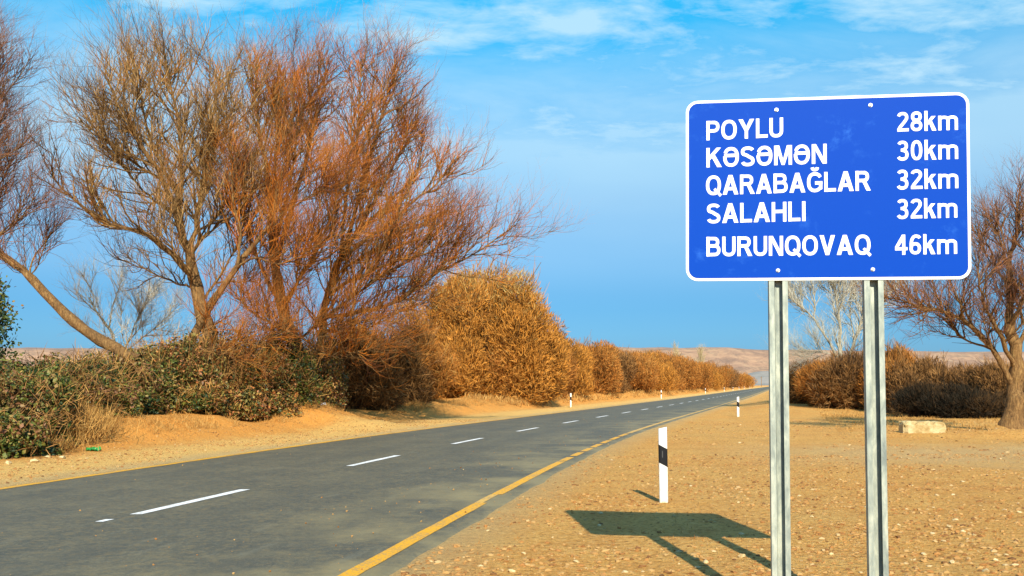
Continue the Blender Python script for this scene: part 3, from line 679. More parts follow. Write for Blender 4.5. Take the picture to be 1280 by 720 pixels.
# ------------------------------------------------------------------ brambles
def bramble(loc, rx, ry_, h, n, m, label, seed, cane_n=70):
    rg = sub(seed); root = thing('bramble_bush', loc, label, 'bush', 'brambles along the left verge')
    p, u = shrub_volume(rg, n, rx, ry_, h, 26, (.16, .2))
    nn = norm(rg.normal(size=p.shape) + u * .6 + np.array([0, 0, .5])); t = norm(np.cross(nn, rg.normal(size=p.shape))); s = np.cross(nn, t)
    sz = (.026 + .052 * rg.random(len(p)) ** 1.5)[:, None]
    V = np.stack([p - t * sz, p + s * sz * .62 - t * sz * .1, p + t * sz + nn * sz * .25, p - s * sz * .62 - t * sz * .1], 1).reshape(-1, 3)
    i = np.arange(len(p))[:, None] * 4
    obj('leaves', mesh_np('bramble_leaves', V, [i + np.array([[0, 1, 2]]), i + np.array([[0, 2, 3]])]), m, root)
    k = 8; th = rg.random(cane_n) * 2 * PI; r0 = np.sqrt(rg.random(cane_n)) * .6; s_ = np.linspace(0, 1, k)[None]
    reach = (.5 + .6 * rg.random(cane_n))[:, None]; hh = (.75 + .4 * rg.random(cane_n))[:, None] * h
    dx = (r0[:, None] + reach * s_) * np.cos(th)[:, None] * rx * .8; dy = (r0[:, None] + reach * s_) * np.sin(th)[:, None] * ry_ * .8
    dz = hh * np.sin(np.minimum(s_ * (1.7 + .9 * rg.random((cane_n, 1))), PI)) * (1 - .35 * r0[:, None])
    P = np.stack([dx, dy, dz], -1) + rg.normal(size=(cane_n, k, 3)) * .05
    V, Q = tube_arrays(P, np.full((cane_n, 1), .011) * np.linspace(1, .4, k)[None], 3); obj('canes', mesh_np('bramble_canes', V, Q), TAMB, root)
    # dry sprays among the leaves
    q, uu = shrub_volume(rg, n // 15, rx * 1.03, ry_ * 1.03, h * 1.05, 13)
    V, a, b_ = blades(q, norm(uu + rg.normal(size=q.shape) * .8 + np.array([0, 0, .5])), .15 + .4 * rg.random(len(q)), np.full(len(q), .018), rg)
    obj('dry_shoots', mesh_np('bramble_dry', V, [a, b_]), STRAW if seed % 2 else TAMB, root)['kind'] = 'stuff'
    return root
BR = [(-30, 21.5, 437, 1.8, LEAF, 'green bramble at the left picture edge, under the ivy stem'),
      (22, 22.5, 445, 1.7, LEAF, 'dark green bramble beside the left edge of the picture'),
      (62, 25.5, 449, 1.9, LEAF, 'green bramble behind the tall dry grass'),
      (104, 27.2, 456, 1.9, LEAF, 'bramble left of where the leaning log trunk comes out'),
      (150, 29.8, 452, 2.0, LEAF, 'bramble around the foot of the leaning log trunk'),
      (192, 31, 434, 1.9, LEAF, 'green bramble between the leaning log and the slender leaning trunk'),
      (232, 31.6, 424, 1.9, LEAFR, 'bramble with red brown leaves around the slender leaning trunk'),
      (272, 32.6, 406, 1.9, LEAFR, 'rust mottled bramble right of the slender leaning trunk, tallest of them'),
      (312, 34, 414, 2.0, LEAFR, 'olive bramble under the middle of the orange crown'),
      (352, 35.6, 414, 1.9, LEAF, 'olive bramble left of the two orange crown trunks'),
      (390, 38.6, 430, 1.9, LEAFR, 'brownish bramble at the foot of the orange crowned tree')]
for i, (px, Y, top, rx, mm, lab) in enumerate(BR):
    x = spx(px, Y); h = (481 - top) / 1150 * Y + 1.6 - .35
    bramble((x, Y, gz(x, Y)), rx, 1.9, h * 1.02, 20000, mm, lab, 600 + i, 60)
# low bramble skirts lying towards the road
for i, (px, Y, h, rx, mm, lab) in enumerate([(8, 20.6, 1.2, 1.3, LEAF, 'low green bramble skirt nearest the road at the left edge'),
        (48, 22.4, 1.15, 1.2, LEAF, 'low tangled bramble beside the dry grass, near the road'),
        (165, 29.2, .9, 1.2, LEAF, 'low bramble spreading over the berm below the leaning log'),
        (225, 30.4, .9, 1.3, LEAF, 'low dark bramble with black gaps on the berm'),
        (300, 33.0, .9, 1.4, LEAFR, 'low olive bramble creeping over the orange berm')]):
    x = spx(px, Y); bramble((x, Y, gz(x, Y)), rx, 1.1, h, 7500, mm, lab, 630 + i, 30)
# ivy covered stem at the left edge
rg = sub(77); x = spx(-2, 24); root = thing('ivy_stem', (x, 24, gz(x, 24)), 'dark ivy covered stem rising above the brambles at the left edge', 'tree')
P = resample([(0, 0, 0), (.05, 0, 1.2), (-.12, 0, 2.4), (-.05, 0, 3.2), (-.25, 0, 4.0)], 9)[None]
V, Q = tube_arrays(P, np.linspace(.09, .03, 9)[None], 6); obj('trunk', mesh_np('ivy_trunk', V, Q, True), BK, root)
q = shoots(P, np.full((1, 9), .05), 60, rg, t0=.3, L=(.4, 1.0), k=4, spread=1.0, bw=.4, r=.014)
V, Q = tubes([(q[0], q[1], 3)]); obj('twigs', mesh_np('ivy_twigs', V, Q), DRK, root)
j = rg.integers(0, 9, 2600); p = P[0, j] + rg.normal(size=(2600, 3)) * np.array([.26, .26, .30]) * np.linspace(1.5, .5, 9)[j][:, None]
V, a, b_ = blades(p, norm(rg.normal(size=p.shape)), np.full(2600, .09), np.full(2600, .06), rg); obj('leaves', mesh_np('ivy_leaves', V, [a, b_]), LEAF, root)

# ------------------------------------------------------------------ dry grass and weeds
def tuft(loc, n, r, h, label, seed, m=None, cat='grass', lean=(0, 0)):
    rg = sub(seed); root = thing('dry_grass_clump', loc, label, cat, 'dry grass clumps')
    p = np.stack([rg.normal(size=n) * r * .5, rg.normal(size=n) * r * .5, np.zeros(n)], 1)
    D = norm(np.stack([rg.normal(size=n) * .42 + lean[0], rg.normal(size=n) * .42 + lean[1], np.ones(n)], 1)); Lh = h * (.35 + .65 * rg.random(n))
    V, a, b_ = blades(p, D, Lh, np.full(n, .014), rg); tag(obj('blades', mesh_np('grass_blades', V, [a, b_]), m or STRAW, root), kind='stuff')
for i, (px, py_, Y, n, r, h, lab) in enumerate([
        (86, 0, 23.6, 1500, .95, 1.15, 'tallest dry grass clump, orange straw in front of the green brambles'),
        (108, 0, 24.6, 900, .7, .85, 'dry grass clump beside the tallest one, next to the white litter'),
        (60, 0, 21.8, 700, .6, .6, 'short dry grass clump nearest the left road shoulder'),
        (118, 0, 26.8, 600, .6, .6, 'dry grass clump behind the white litter'),
        (365, 0, 37.2, 700, .9, .5, 'dry grass clump at the foot of the brownish bramble'),
        (330, 0, 34.8, 500, .8, .45, 'dry grass clump on the berm under the orange crown')]):
    x = spx(px, Y); tuft((x, Y, gz(x, Y)), n, r, h, lab, 700 + i)
rg = sub(91)
def scatter_grass(name, n, fe, fy, h0, h1, wd, m):
    y = fy(rg.random(n)); e = fe(n); x = cx(y) + e; zc = ground_h(x, y) - .01
    p = np.stack([x, y, zc], 1); g = fbm(x / 1.1, y / 1.1, 3, 61) > 0.0; p = p[g]; nn_ = len(p)
    D = norm(np.stack([rg.normal(size=nn_) * .6, rg.normal(size=nn_) * .6, np.ones(nn_)], 1))
    V, a, b_ = blades(p, D, h0 + (h1 - h0) * rg.random(nn_), np.full(nn_, wd), rg); tag(obj(name, mesh_np(name, V, [a, b_]), m), kind='stuff', label='short dry grass and weeds on the berm and verges', cat='grass')
scatter_grass('dry_verge_grass', 34000, lambda n: -8.6 - rg.random(n) ** 1.4 * 4, lambda u: 20 + 45 * u, .05, .24, .012, STRAW)
scatter_grass('far_verge_grass', 22000, lambda n: -8.2 - rg.random(n) ** 1.2 * 4, lambda u: 60 + 240 * u ** 1.4, .15, .5, .05, STRAW)
scatter_grass('near_dead_weeds', 7000, lambda n: 4.6 + rg.random(n) ** .8 * 16, lambda u: 6 + 20 * u, .02, .07, .006, TAMR)
scatter_grass('right_verge_grass', 26000, lambda n: 11 + rg.random(n) * 16, lambda u: 30 + 34 * u, .04, .20, .016, STRAW)

# ------------------------------------------------------------------ stones
ico_t = (1 + 5 ** .5) / 2
IV = norm(np.array([(-1, ico_t, 0), (1, ico_t, 0), (-1, -ico_t, 0), (1, -ico_t, 0), (0, -1, ico_t), (0, 1, ico_t), (0, -1, -ico_t), (0, 1, -ico_t), (ico_t, 0, -1), (ico_t, 0, 1), (-ico_t, 0, -1), (-ico_t, 0, 1)], float))
IF = np.array([(0, 11, 5), (0, 5, 1), (0, 1, 7), (0, 7, 10), (0, 10, 11), (1, 5, 9), (5, 11, 4), (11, 10, 2), (10, 7, 6), (7, 1, 8), (3, 9, 4), (3, 4, 2), (3, 2, 6), (3, 6, 8), (3, 8, 9), (4, 9, 5), (2, 4, 11), (6, 2, 10), (8, 6, 7), (9, 8, 1)])
STONE, nt, b = mat('gravel_stone')
g = nt.new('ShaderNodeNewGeometry'); rr = g.outputs['Random Per Island']
c = nt.ramp(rr, [(0.0, (0.14, 0.065, 0.022)), (0.25, (0.34, 0.15, 0.04)), (0.6, (0.40, 0.22, 0.07)), (0.96, (0.44, 0.27, 0.10)), (1.0, (0.52, 0.40, 0.21))])
nt.set(b, 'Base Color', c); nt.set(b, 'Roughness', 0.85)
def gravel(name, n, xf, yf, s0, s1, seed, pw=2.5, label=None):
    rg = sub(seed); y = yf(rg, n); x = xf(rg, n, y); e = x - cx(y)
    keep = (np.abs(e) > 4.35) & (fbm(x / 1.4, y / 1.4, 4, seed) + .25 * rg.random(n) > .03) ; x = x[keep]; y = y[keep]; n = len(x)
    s = s0 + (s1 - s0) * rg.random(n) ** pw
    q = IV[None] * (1 + .28 * rg.normal(size=(n, 12, 1))) * s[:, None, None] * np.stack([1 + .3 * rg.random(n), .8 + .3 * rg.random(n), .45 + .25 * rg.random(n)], 1)[:, None, :]
    th = rg.random(n) * 2 * PI; ct = np.cos(th)[:, None]; stt = np.sin(th)[:, None]
    q = np.stack([q[..., 0] * ct - q[..., 1] * stt, q[..., 0] * stt + q[..., 1] * ct, q[..., 2]], -1)
    q = q + np.stack([x, y, ground_h(x, y) + s * .12], 1)[:, None, :]
    f = (IF[None] + np.arange(n)[:, None, None] * 12).reshape(-1, 3)
    tag(obj(name, mesh_np(name, q.reshape(-1, 3), f), STONE), kind='stuff', label=label, cat='gravel')
gravel('gravel', 52000, lambda r, n, y: cx(y) + 4.2 + r.random(n) ** .8 * (1 + y * .75), lambda r, n: 4.5 + 17 * r.random(n) ** 1.3, .005, .032, 801, 5.0, 'pebbles strewn over the bare ground on the right')
gravel('shoulder_gravel', 9000, lambda r, n, y: cx(y) - 4.2 - r.random(n) * 4.5, lambda r, n: 13 + 30 * r.random(n) ** 1.3, .010, .035, 802, 3, 'pebbles on the sandy left shoulder')
gravel('far_gravel', 7000, lambda r, n, y: cx(y) + 5 + r.random(n) * 26, lambda r, n: 20 + 22 * r.random(n), .012, .05, 803, 4, 'scattered pebbles farther off on the right')
def road_specks():
    rg = sub(810); n = 420; y = 7 + 40 * rg.random(n) ** 1.5; e = np.where(rg.random(n) < .55, 2.2 + rg.random(n) * 2.0, -4 + rg.random(n) * 7.5); x = cx(y) + e
    s = .004 + .011 * rg.random(n) ** 3; q = IV[None] * (1 + .25 * rg.normal(size=(n, 12, 1))) * s[:, None, None] + np.stack([x, y, .010 + s * .3], 1)[:, None, :]
    f = (IF[None] + np.arange(n)[:, None, None] * 12).reshape(-1, 3); tag(obj('road_grit', mesh_np('road_grit', q.reshape(-1, 3), f), STONE), kind='stuff', label='grit and tiny stones lying on the asphalt', cat='gravel')
road_specks()
# larger stones that can be told apart
PALE, nt, b = mat('pale_stone')
geo = nt.new('ShaderNodeNewGeometry').outputs['Position']
nt.set(b, 'Base Color', nt.ramp(nt.noise(geo, 25, 4, .7), [(0.35, (0.42, 0.28, 0.12)), (0.55, (0.58, 0.44, 0.22)), (0.7, (0.62, 0.52, 0.32))]))
protos = []; SL = []
for i in range(5):
    rg = sub(820 + i)
    V = IV * (1 + .2 * rg.normal(size=(12, 1))) * np.array([1, .75, .5]) ; me = mesh_np('stone', V, IF); me.materials.append(PALE); protos.append(me)
for i, (px, py, s) in enumerate([(1190, 648, .05), (1183, 658, .04), (1168, 619, .045), (1130, 634, .04), (1240, 698, .05), (1262, 705, .05), (1226, 712, .045), (1252, 692, .035), (1200, 664, .04),
        (1213, 668, .035), (1150, 690, .04), (1185, 700, .04), (1010, 660, .04), (1012, 644, .035), (1035, 690, .045), (880, 700, .045), (925, 694, .05), (750, 640, .045), (748, 655, .04), (905, 593, .04), (912, 596, .035),
        (1124, 572, .05), (1133, 573, .055), (1060, 556, .05), (690, 670, .035), (655, 690, .04), (640, 712, .04), (720, 700, .04), (1120, 655, .035), (1158, 640, .035), (1175, 676, .04), (1270, 640, .035), (875, 612, .035), (997, 618, .04), (540, 700, .03), (610, 662, .03)]):
    Y = 1.6 * 1150 / (py - 481.2); x = spx(px, Y)
    o = obj('stone', protos[i % 5], None, None, (x, Y, float(ground_h(x, Y)) + s * .2)); s *= .8; o.scale = (s * random.uniform(.8, 1.2), s, s); o.rotation_euler = (random.uniform(-.3, .3), random.uniform(-.3, .3), random.uniform(0, 6))
    SL.append((px, py, o))
regs = {}
for px, py, o in SL:
    rgn = 'right of the right sign post' if px > 1105 else 'between the two sign posts' if px > 985 else 'by the delineator post' if py < 625 and px > 800 else 'in or beside the shadow of the sign' if px > 735 else 'between the road edge and the sign shadow'
    regs.setdefault(rgn, []).append((-py, px, o))
ORD = ['nearest', 'second nearest', 'third nearest', 'fourth nearest', 'fifth nearest', 'sixth nearest', 'seventh nearest', 'eighth nearest', 'ninth nearest', 'tenth nearest', 'eleventh nearest', 'twelfth nearest', 'thirteenth nearest', 'fourteenth nearest', 'fifteenth nearest', 'sixteenth nearest', 'seventeenth nearest', 'eighteenth nearest', 'nineteenth nearest', 'twentieth nearest', 'farthest']
for rgn, L_ in regs.items():
    for k, (_, _, o) in enumerate(sorted(L_, key=lambda q: (q[0], q[1]))):
        tag(o, ORD[min(k, 20)] + ' pale loose stone ' + rgn, 'stone', 'larger pale stones on the right')
for i, (px, py, s) in enumerate([(136, 541, .16), (80, 573, .09), (62, 572, .08), (46, 577, .10), (14, 579, .12)]):
    Y = 1.45 * 1150 / (py - 481.2) if i == 0 else 1.6 * 1150 / (py - 481.2); x = spx(px, Y)
    o = obj('stone', protos[i % 5], None, None, (x, Y, float(ground_h(x, Y)) + s * .25)); o.scale = (s, s, s); o.rotation_euler = (0, 0, i * 1.3)
    tag(o, ['flat pale stone on the berm below the white litter', 'whitish stone, rightmost of a few at the foot of the left brambles', 'whitish stone, second of a few at the foot of the left brambles', 'whitish stone, third from the right below the left brambles', 'largest whitish stone at the lower left edge of the brambles'][i], 'stone')

# ------------------------------------------------------------------ litter
def crumple(name, loc, s, m, label, seed, cat='litter'):
    rg = sub(seed); n = 9; g_ = np.linspace(-1, 1, n); U, W_ = np.meshgrid(g_, g_)
    Z = .75 * (1 - np.hypot(U, W_) * .7) + .35 * rg.normal(size=U.shape)
    V = np.stack([U * s[0] + rg.normal(size=U.shape) * s[0] * .12, W_ * s[1] + rg.normal(size=U.shape) * s[1] * .1, np.maximum(Z, 0) * s[2]], -1).reshape(-1, 3)
    idx = np.arange(n * n).reshape(n, n); Gq = np.stack([idx[:-1, :-1], idx[:-1, 1:], idx[1:, 1:], idx[1:, :-1]], -1).reshape(-1, 4)
    o = obj(name, mesh_np(name, V, Gq), m, None, loc); md = o.modifiers.new('thick', 'SOLIDIFY'); md.thickness = .003
    return tag(o, label, cat)
WPL, nt, b = mat('white_plastic'); nt.set(b, 'Base Color', (0.75, 0.76, 0.76)); b.inputs['Roughness'].default_value = .4
GPL, nt, b = mat('green_plastic'); nt.set(b, 'Base Color', (0.03, 0.24, 0.05)); b.inputs['Roughness'].default_value = .35
def litter(px, Y, s, m, lab, seed):
    x = spx(px, Y); crumple('plastic_bag', (x, Y, float(ground_h(x, Y)) + .01), s, m, lab, seed)
litter(119, 22.4, (.14, .12, .10), GPL, 'crumpled green plastic bag on the sandy left shoulder', 31)
litter(115, 26.0, (.10, .10, .42), WPL, 'white plastic bag caught against the dry grass on the left', 32)
litter(405, 36.0, (.10, .09, .09), WPL, 'small scrap of white plastic on the berm below the orange crown', 33)

# ------------------------------------------------------------------ fallen log, concrete block
def log(name, p0, p1, r, label, seed):
    rg = sub(seed); P = resample([p0, (np.array(p0) + np.array(p1)) / 2 + [0, 0, .08], p1], 10); o = P[0].copy()
    root = thing(name, tuple(o), label, 'log')
    V, Q = tube_arrays((P - o)[None], (r * np.linspace(1.15, .8, 10) * (1 + .08 * rg.normal(size=10)))[None], 10); V = V + rg.normal(size=V.shape) * .02
    k = len(V); Vv = np.vstack([V, V[:10].mean(0), V[-10:].mean(0)])
    caps = np.array([[k, (i + 1) % 10, i] for i in range(10)] + [[k + 1, k - 10 + i, k - 10 + (i + 1) % 10] for i in range(10)])
    obj('bark', mesh_np(name, Vv, [Q, caps], True), BK, root)
    return root
log('broken_trunk', at(384, 508, 38.5), at(412, 478, 38.5), .36, 'short broken tan trunk leaning right beside the dirt mound', 55)
CON, nt, b = mat('weathered_concrete')
geo = nt.new('ShaderNodeNewGeometry').outputs['Position']; a = nt.noise(geo, 3, 5, .7); g2 = nt.noise(geo, 22, 4, .7)
c = nt.ramp(a, [(0.38, (0.34, 0.23, 0.09)), (0.5, (0.46, 0.35, 0.16)), (0.62, (0.54, 0.44, 0.24))])
nt.set(b, 'Base Color', nt.mix(nt.remap(g2, .55, .8, 0, .6), c, (0.33, 0.22, 0.10))); bump(nt, b, g2, .8, .03)
def slab(name, loc, sx, sy, sz, rot, label, cat, seed, m):
    rg = sub(seed); mb = MB(); nx, ny, nz = 12, 5, 4
    vid = {}; V = []
    def v(i, j, k):
        if (i, j, k) not in vid:
            x = (i / nx - .5) * sx; y_ = (j / ny - .5) * sy; z_ = k / nz * sz
            cut = sum([i in (0, nx), j in (0, ny), k == nz])
            q = np.array([x, y_, z_]); 
            if cut >= 2: q = q - np.array([np.sign(x), np.sign(y_), 1]) * .035 * np.array([i in (0, nx), j in (0, ny), k == nz]) * (.4 + rg.random() ** 2 * 3.0)
            q = q + rg.normal(size=3) * .008; vid[(i, j, k)] = len(V); V.append(q)
        return vid[(i, j, k)]
    Fq = []
    for i in range(nx):
        for j in range(ny): Fq += [[v(i, j, nz), v(i + 1, j, nz), v(i + 1, j + 1, nz), v(i, j + 1, nz)], [v(i, j, 0), v(i, j + 1, 0), v(i + 1, j + 1, 0), v(i + 1, j, 0)]]
        for k in range(nz): Fq += [[v(i, 0, k), v(i + 1, 0, k), v(i + 1, 0, k + 1), v(i, 0, k + 1)], [v(i, ny, k), v(i, ny, k + 1), v(i + 1, ny, k + 1), v(i + 1, ny, k)]]
    for j in range(ny):
        for k in range(nz): Fq += [[v(0, j, k), v(0, j, k + 1), v(0, j + 1, k + 1), v(0, j + 1, k)], [v(nx, j, k), v(nx, j + 1, k), v(nx, j + 1, k + 1), v(nx, j, k + 1)]]
    o = obj(name, mesh_np(name, np.array(V), np.array(Fq)), m, None, loc); o.rotation_euler = (0.02, .015, rot)
    return tag(o, label, cat)
x = spx(1151, 29.2)
slab('concrete_block', (x, 29.2, float(ground_h(x, 29.2)) - .06), 1.36, .5, .44, .04, 'long pale concrete block lying on the sand in front of the shrubs', 'block', 56, CON)

# ------------------------------------------------------------------ utility pole
UX = spx(951.5, 730); root = thing('utility_pole', (UX, 730, float(ground_h(UX, 730)) - .2), 'tiny utility pole far off where the road vanishes', 'pole')
P = np.array([[[0, 0, 0], [0, 0, 4.], [0, 0, 8.6]]]); V, Q = tube_arrays(P, np.array([[.22, .2, .16]]), 8); obj('pole', mesh_np('pole', V, Q, True), BK, root)
mb = MB(); mb.prism(box_pts(-.9, .9, -.08, .08), 7.6, 7.8); mb.build('crossarm', BK, root)

# ------------------------------------------------------------------ delineator posts
DWH, nt, b = mat('white_post_plastic')
geo = nt.new('ShaderNodeNewGeometry').outputs['Position']; sz = nt.new('ShaderNodeSeparateXYZ', {0: geo}).outputs[2]
dirt = nt.math('MULTIPLY', nt.remap(sz, 0.32, 0.0, 0, 1), nt.remap(nt.noise(geo, 12, 4, .7), .3, .7))
dirt = nt.math('MAXIMUM', dirt, nt.math('MULTIPLY', nt.remap(nt.noise(nt.vmath('MULTIPLY', geo, (1, 1, .4)), 30, 4, .75), .5, .64), nt.remap(sz, 1.1, .2, .12, .55)))
nt.set(b, 'Base Color', nt.mix(nt.math('MULTIPLY', dirt, .9), (0.78, 0.78, 0.74), (0.42, 0.31, 0.16))); b.inputs['Roughness'].default_value = .45
DBK, nt, b = mat('black_band'); nt.set(b, 'Base Color', (0.012, 0.012, 0.014)); b.inputs['Roughness'].default_value = .35
DRF, nt, b = mat('reflector'); nt.set(b, 'Base Color', (0.45, 0.46, 0.45)); b.inputs['Roughness'].default_value = .25; b.inputs['Metallic'].default_value = .3
def rounded(wd, dp, r, n=4):
    pts = []
    for cx_, cy_, a0 in ((wd / 2 - r, dp / 2 - r, 0), (-wd / 2 + r, dp / 2 - r, 90), (-wd / 2 + r, -dp / 2 + r, 180), (wd / 2 - r, -dp / 2 + r, 270)):
        for k in range(n + 1):
            a = math.radians(a0 + 90 * k / n); pts.append((cx_ + r * math.cos(a), cy_ + r * math.sin(a)))
    return pts
def sleeve(pts, zlo, zhi, caps=True):
    n = len(pts); V = [(x, y, zlo(x)) for x, y in pts] + [(x, y, zhi(x)) for x, y in pts]
    Fs = {4: [[i, (i + 1) % n, n + (i + 1) % n, n + i] for i in range(n)]}
    return V, Fs, n
def post_mesh(pts, zlo, zhi, name, m):
    V, Fs, n = sleeve(pts, zlo, zhi); me = bpy.data.meshes.new(name)
    me.from_pydata(V, [], Fs[4] + [list(range(n))[::-1], list(range(n, 2 * n))]); me.materials.append(m); return me
DRF.node_tree.nodes['Principled BSDF'].inputs['Base Color'].default_value = (0.10, 0.10, 0.10, 1)
PB = post_mesh(rounded(.118, .055, .024), lambda x: -.15, lambda x: 1.0 + .22 * x, 'post_body', DWH)
BB = post_mesh(rounded(.122, .059, .026), lambda x: .50 - .55 * x, lambda x: .745 - .55 * x, 'band', DBK)
RB = post_mesh([(-.020, -.032), (-.008, -.032), (-.008, -.029), (-.020, -.029)], lambda x: .60, lambda x: .69, 'reflector', DRF)
def delineator(x, y, rz, lean, label, group):
    r = thing('delineator_post', (x, y, gz(x, y) + .02), label, 'post', group, rz); r.rotation_euler = (lean[0], lean[1], rz)
    obj('post_body', PB, None, r); obj('band', BB, None, r); obj('reflector', RB, None, r)
delineator(spx(828.5, 12.55), 12.55, .05, (0, -.01), 'nearest white delineator post with slanted black band, beside the sign shadow', 'delineator posts on the right')
delineator(spx(922, 46), 46, .1, (0, 0), 'farther white delineator post with black band on the right verge, left of the sign posts', 'delineator posts on the right')
def dpost(Y, px=None, lab=''):
    x = spx(px, Y); delineator(x, Y, .25, (0, 0), lab, 'delineator posts on the left verge')
for (Y, px), lab in zip([(66, 713.3), (107, 826.3), (169, 881.5), (224, 905), (264, 916), (301, 923.5), (341, 930), (380, 937)],
        ['nearest delineator post of the left verge, in front of the golden shrub', 'second delineator post along the left verge', 'third delineator post along the left verge', 'fourth delineator post along the left verge', 'fifth delineator post along the left verge, tiny', 'sixth delineator post along the left verge, tiny', 'seventh delineator post along the left verge, tiny', 'eighth and farthest delineator post on the left verge']):
    dpost(Y, px, lab)

# ------------------------------------------------------------------ the sign
GAL, nt, b = mat('galvanised_steel')
geo = nt.new('ShaderNodeNewGeometry').outputs['Position']
a = nt.noise(nt.vmath('MULTIPLY', geo, (1, 1, .35)), 22, 4, .7, .4); a2 = nt.noise(nt.vmath('MULTIPLY', geo, (1, 1, .25)), 9, 3, .6)
v = nt.math('ADD', nt.math('MULTIPLY', a, .5), nt.math('MULTIPLY', a2, .5))
nt.set(b, 'Base Color', nt.ramp(v, [(0.36, (0.19, 0.225, 0.21)), (0.5, (0.33, 0.37, 0.32)), (0.62, (0.50, 0.53, 0.44))]))
b.inputs['Metallic'].default_value = .35; b.inputs['Roughness'].default_value = .5
BLU, nt, b = mat('blue_sign_film')
tco = nt.new('ShaderNodeTexCoord').outputs['Object']
a = nt.noise(tco, 2.6, 5, .7, .4); a2 = nt.noise(tco, 11, 4, .7)
s_ = nt.math('MULTIPLY', nt.remap(a, .55, .78), nt.remap(a2, .45, .68))
nt.set(b, 'Base Color', nt.mix(nt.math('MULTIPLY', s_, .6), (0.0008, 0.050, 0.385), (0.05, 0.22, 0.72))); b.inputs['Roughness'].default_value = .5; b.inputs['Specular IOR Level'].default_value = .06
SWH, nt, b = mat('white_sign_film'); nt.set(b, 'Base Color', (0.82, 0.84, 0.84)); b.inputs['Roughness'].default_value = .4
ALU, nt, b = mat('aluminium_back'); nt.set(b, 'Base Color', (0.5, 0.5, 0.5)); b.inputs['Metallic'].default_value = .7; b.inputs['Roughness'].default_value = .45
BLT, nt, b = mat('bolt_steel'); nt.set(b, 'Base Color', (0.72, 0.73, 0.72)); b.inputs['Metallic'].default_value = .5; b.inputs['Roughness'].default_value = .35

YL_, YR_ = 6.53, 6.27
bl = at(857, 351.5, YL_); br = at(1214, 349, YR_); tl = at(857, 126, YL_); tr = at(1212.5, 115.5, YR_)
Wb = float(np.linalg.norm((br - bl)[:2])); Hb = float(((tl - bl)[2] + (tr - br)[2]) / 2)
ctr = (bl + br + tl + tr) / 4
yaw = math.atan2(br[1] - bl[1], br[0] - bl[0]); roll = -math.atan2(br[2] - bl[2], Wb)
sign = thing('road_sign', (ctr[0], ctr[1], 0), 'blue road sign on two steel posts listing five towns and distances in white', 'road sign', None, yaw)
panel = bpy.data.objects.new('panel', None)
def rr_pts(wd, ht, r, n=8): return rounded(wd, ht, r, n)
zc = ctr[2]
cr, sr = math.cos(roll), math.sin(roll)
def bf(x, y, z):            # board plane x,y + proud distance z (towards the viewer = -Y)
    return (x * cr + y * sr, -z, zc - x * sr + y * cr)
mb = MB(); mb.prism(rr_pts(Wb, Hb, .085), -.004, 0, bf); mb.build('back_plate', ALU, sign)
mb = MB(); mb.prism(rr_pts(Wb - .002, Hb - .002, .084), .0, .0012, bf); mb.build('border', SWH, sign)
mb = MB(); mb.prism(rr_pts(Wb - .040, Hb - .040, .066), .0012, .0024, bf); mb.build('blue_face', BLU, sign)
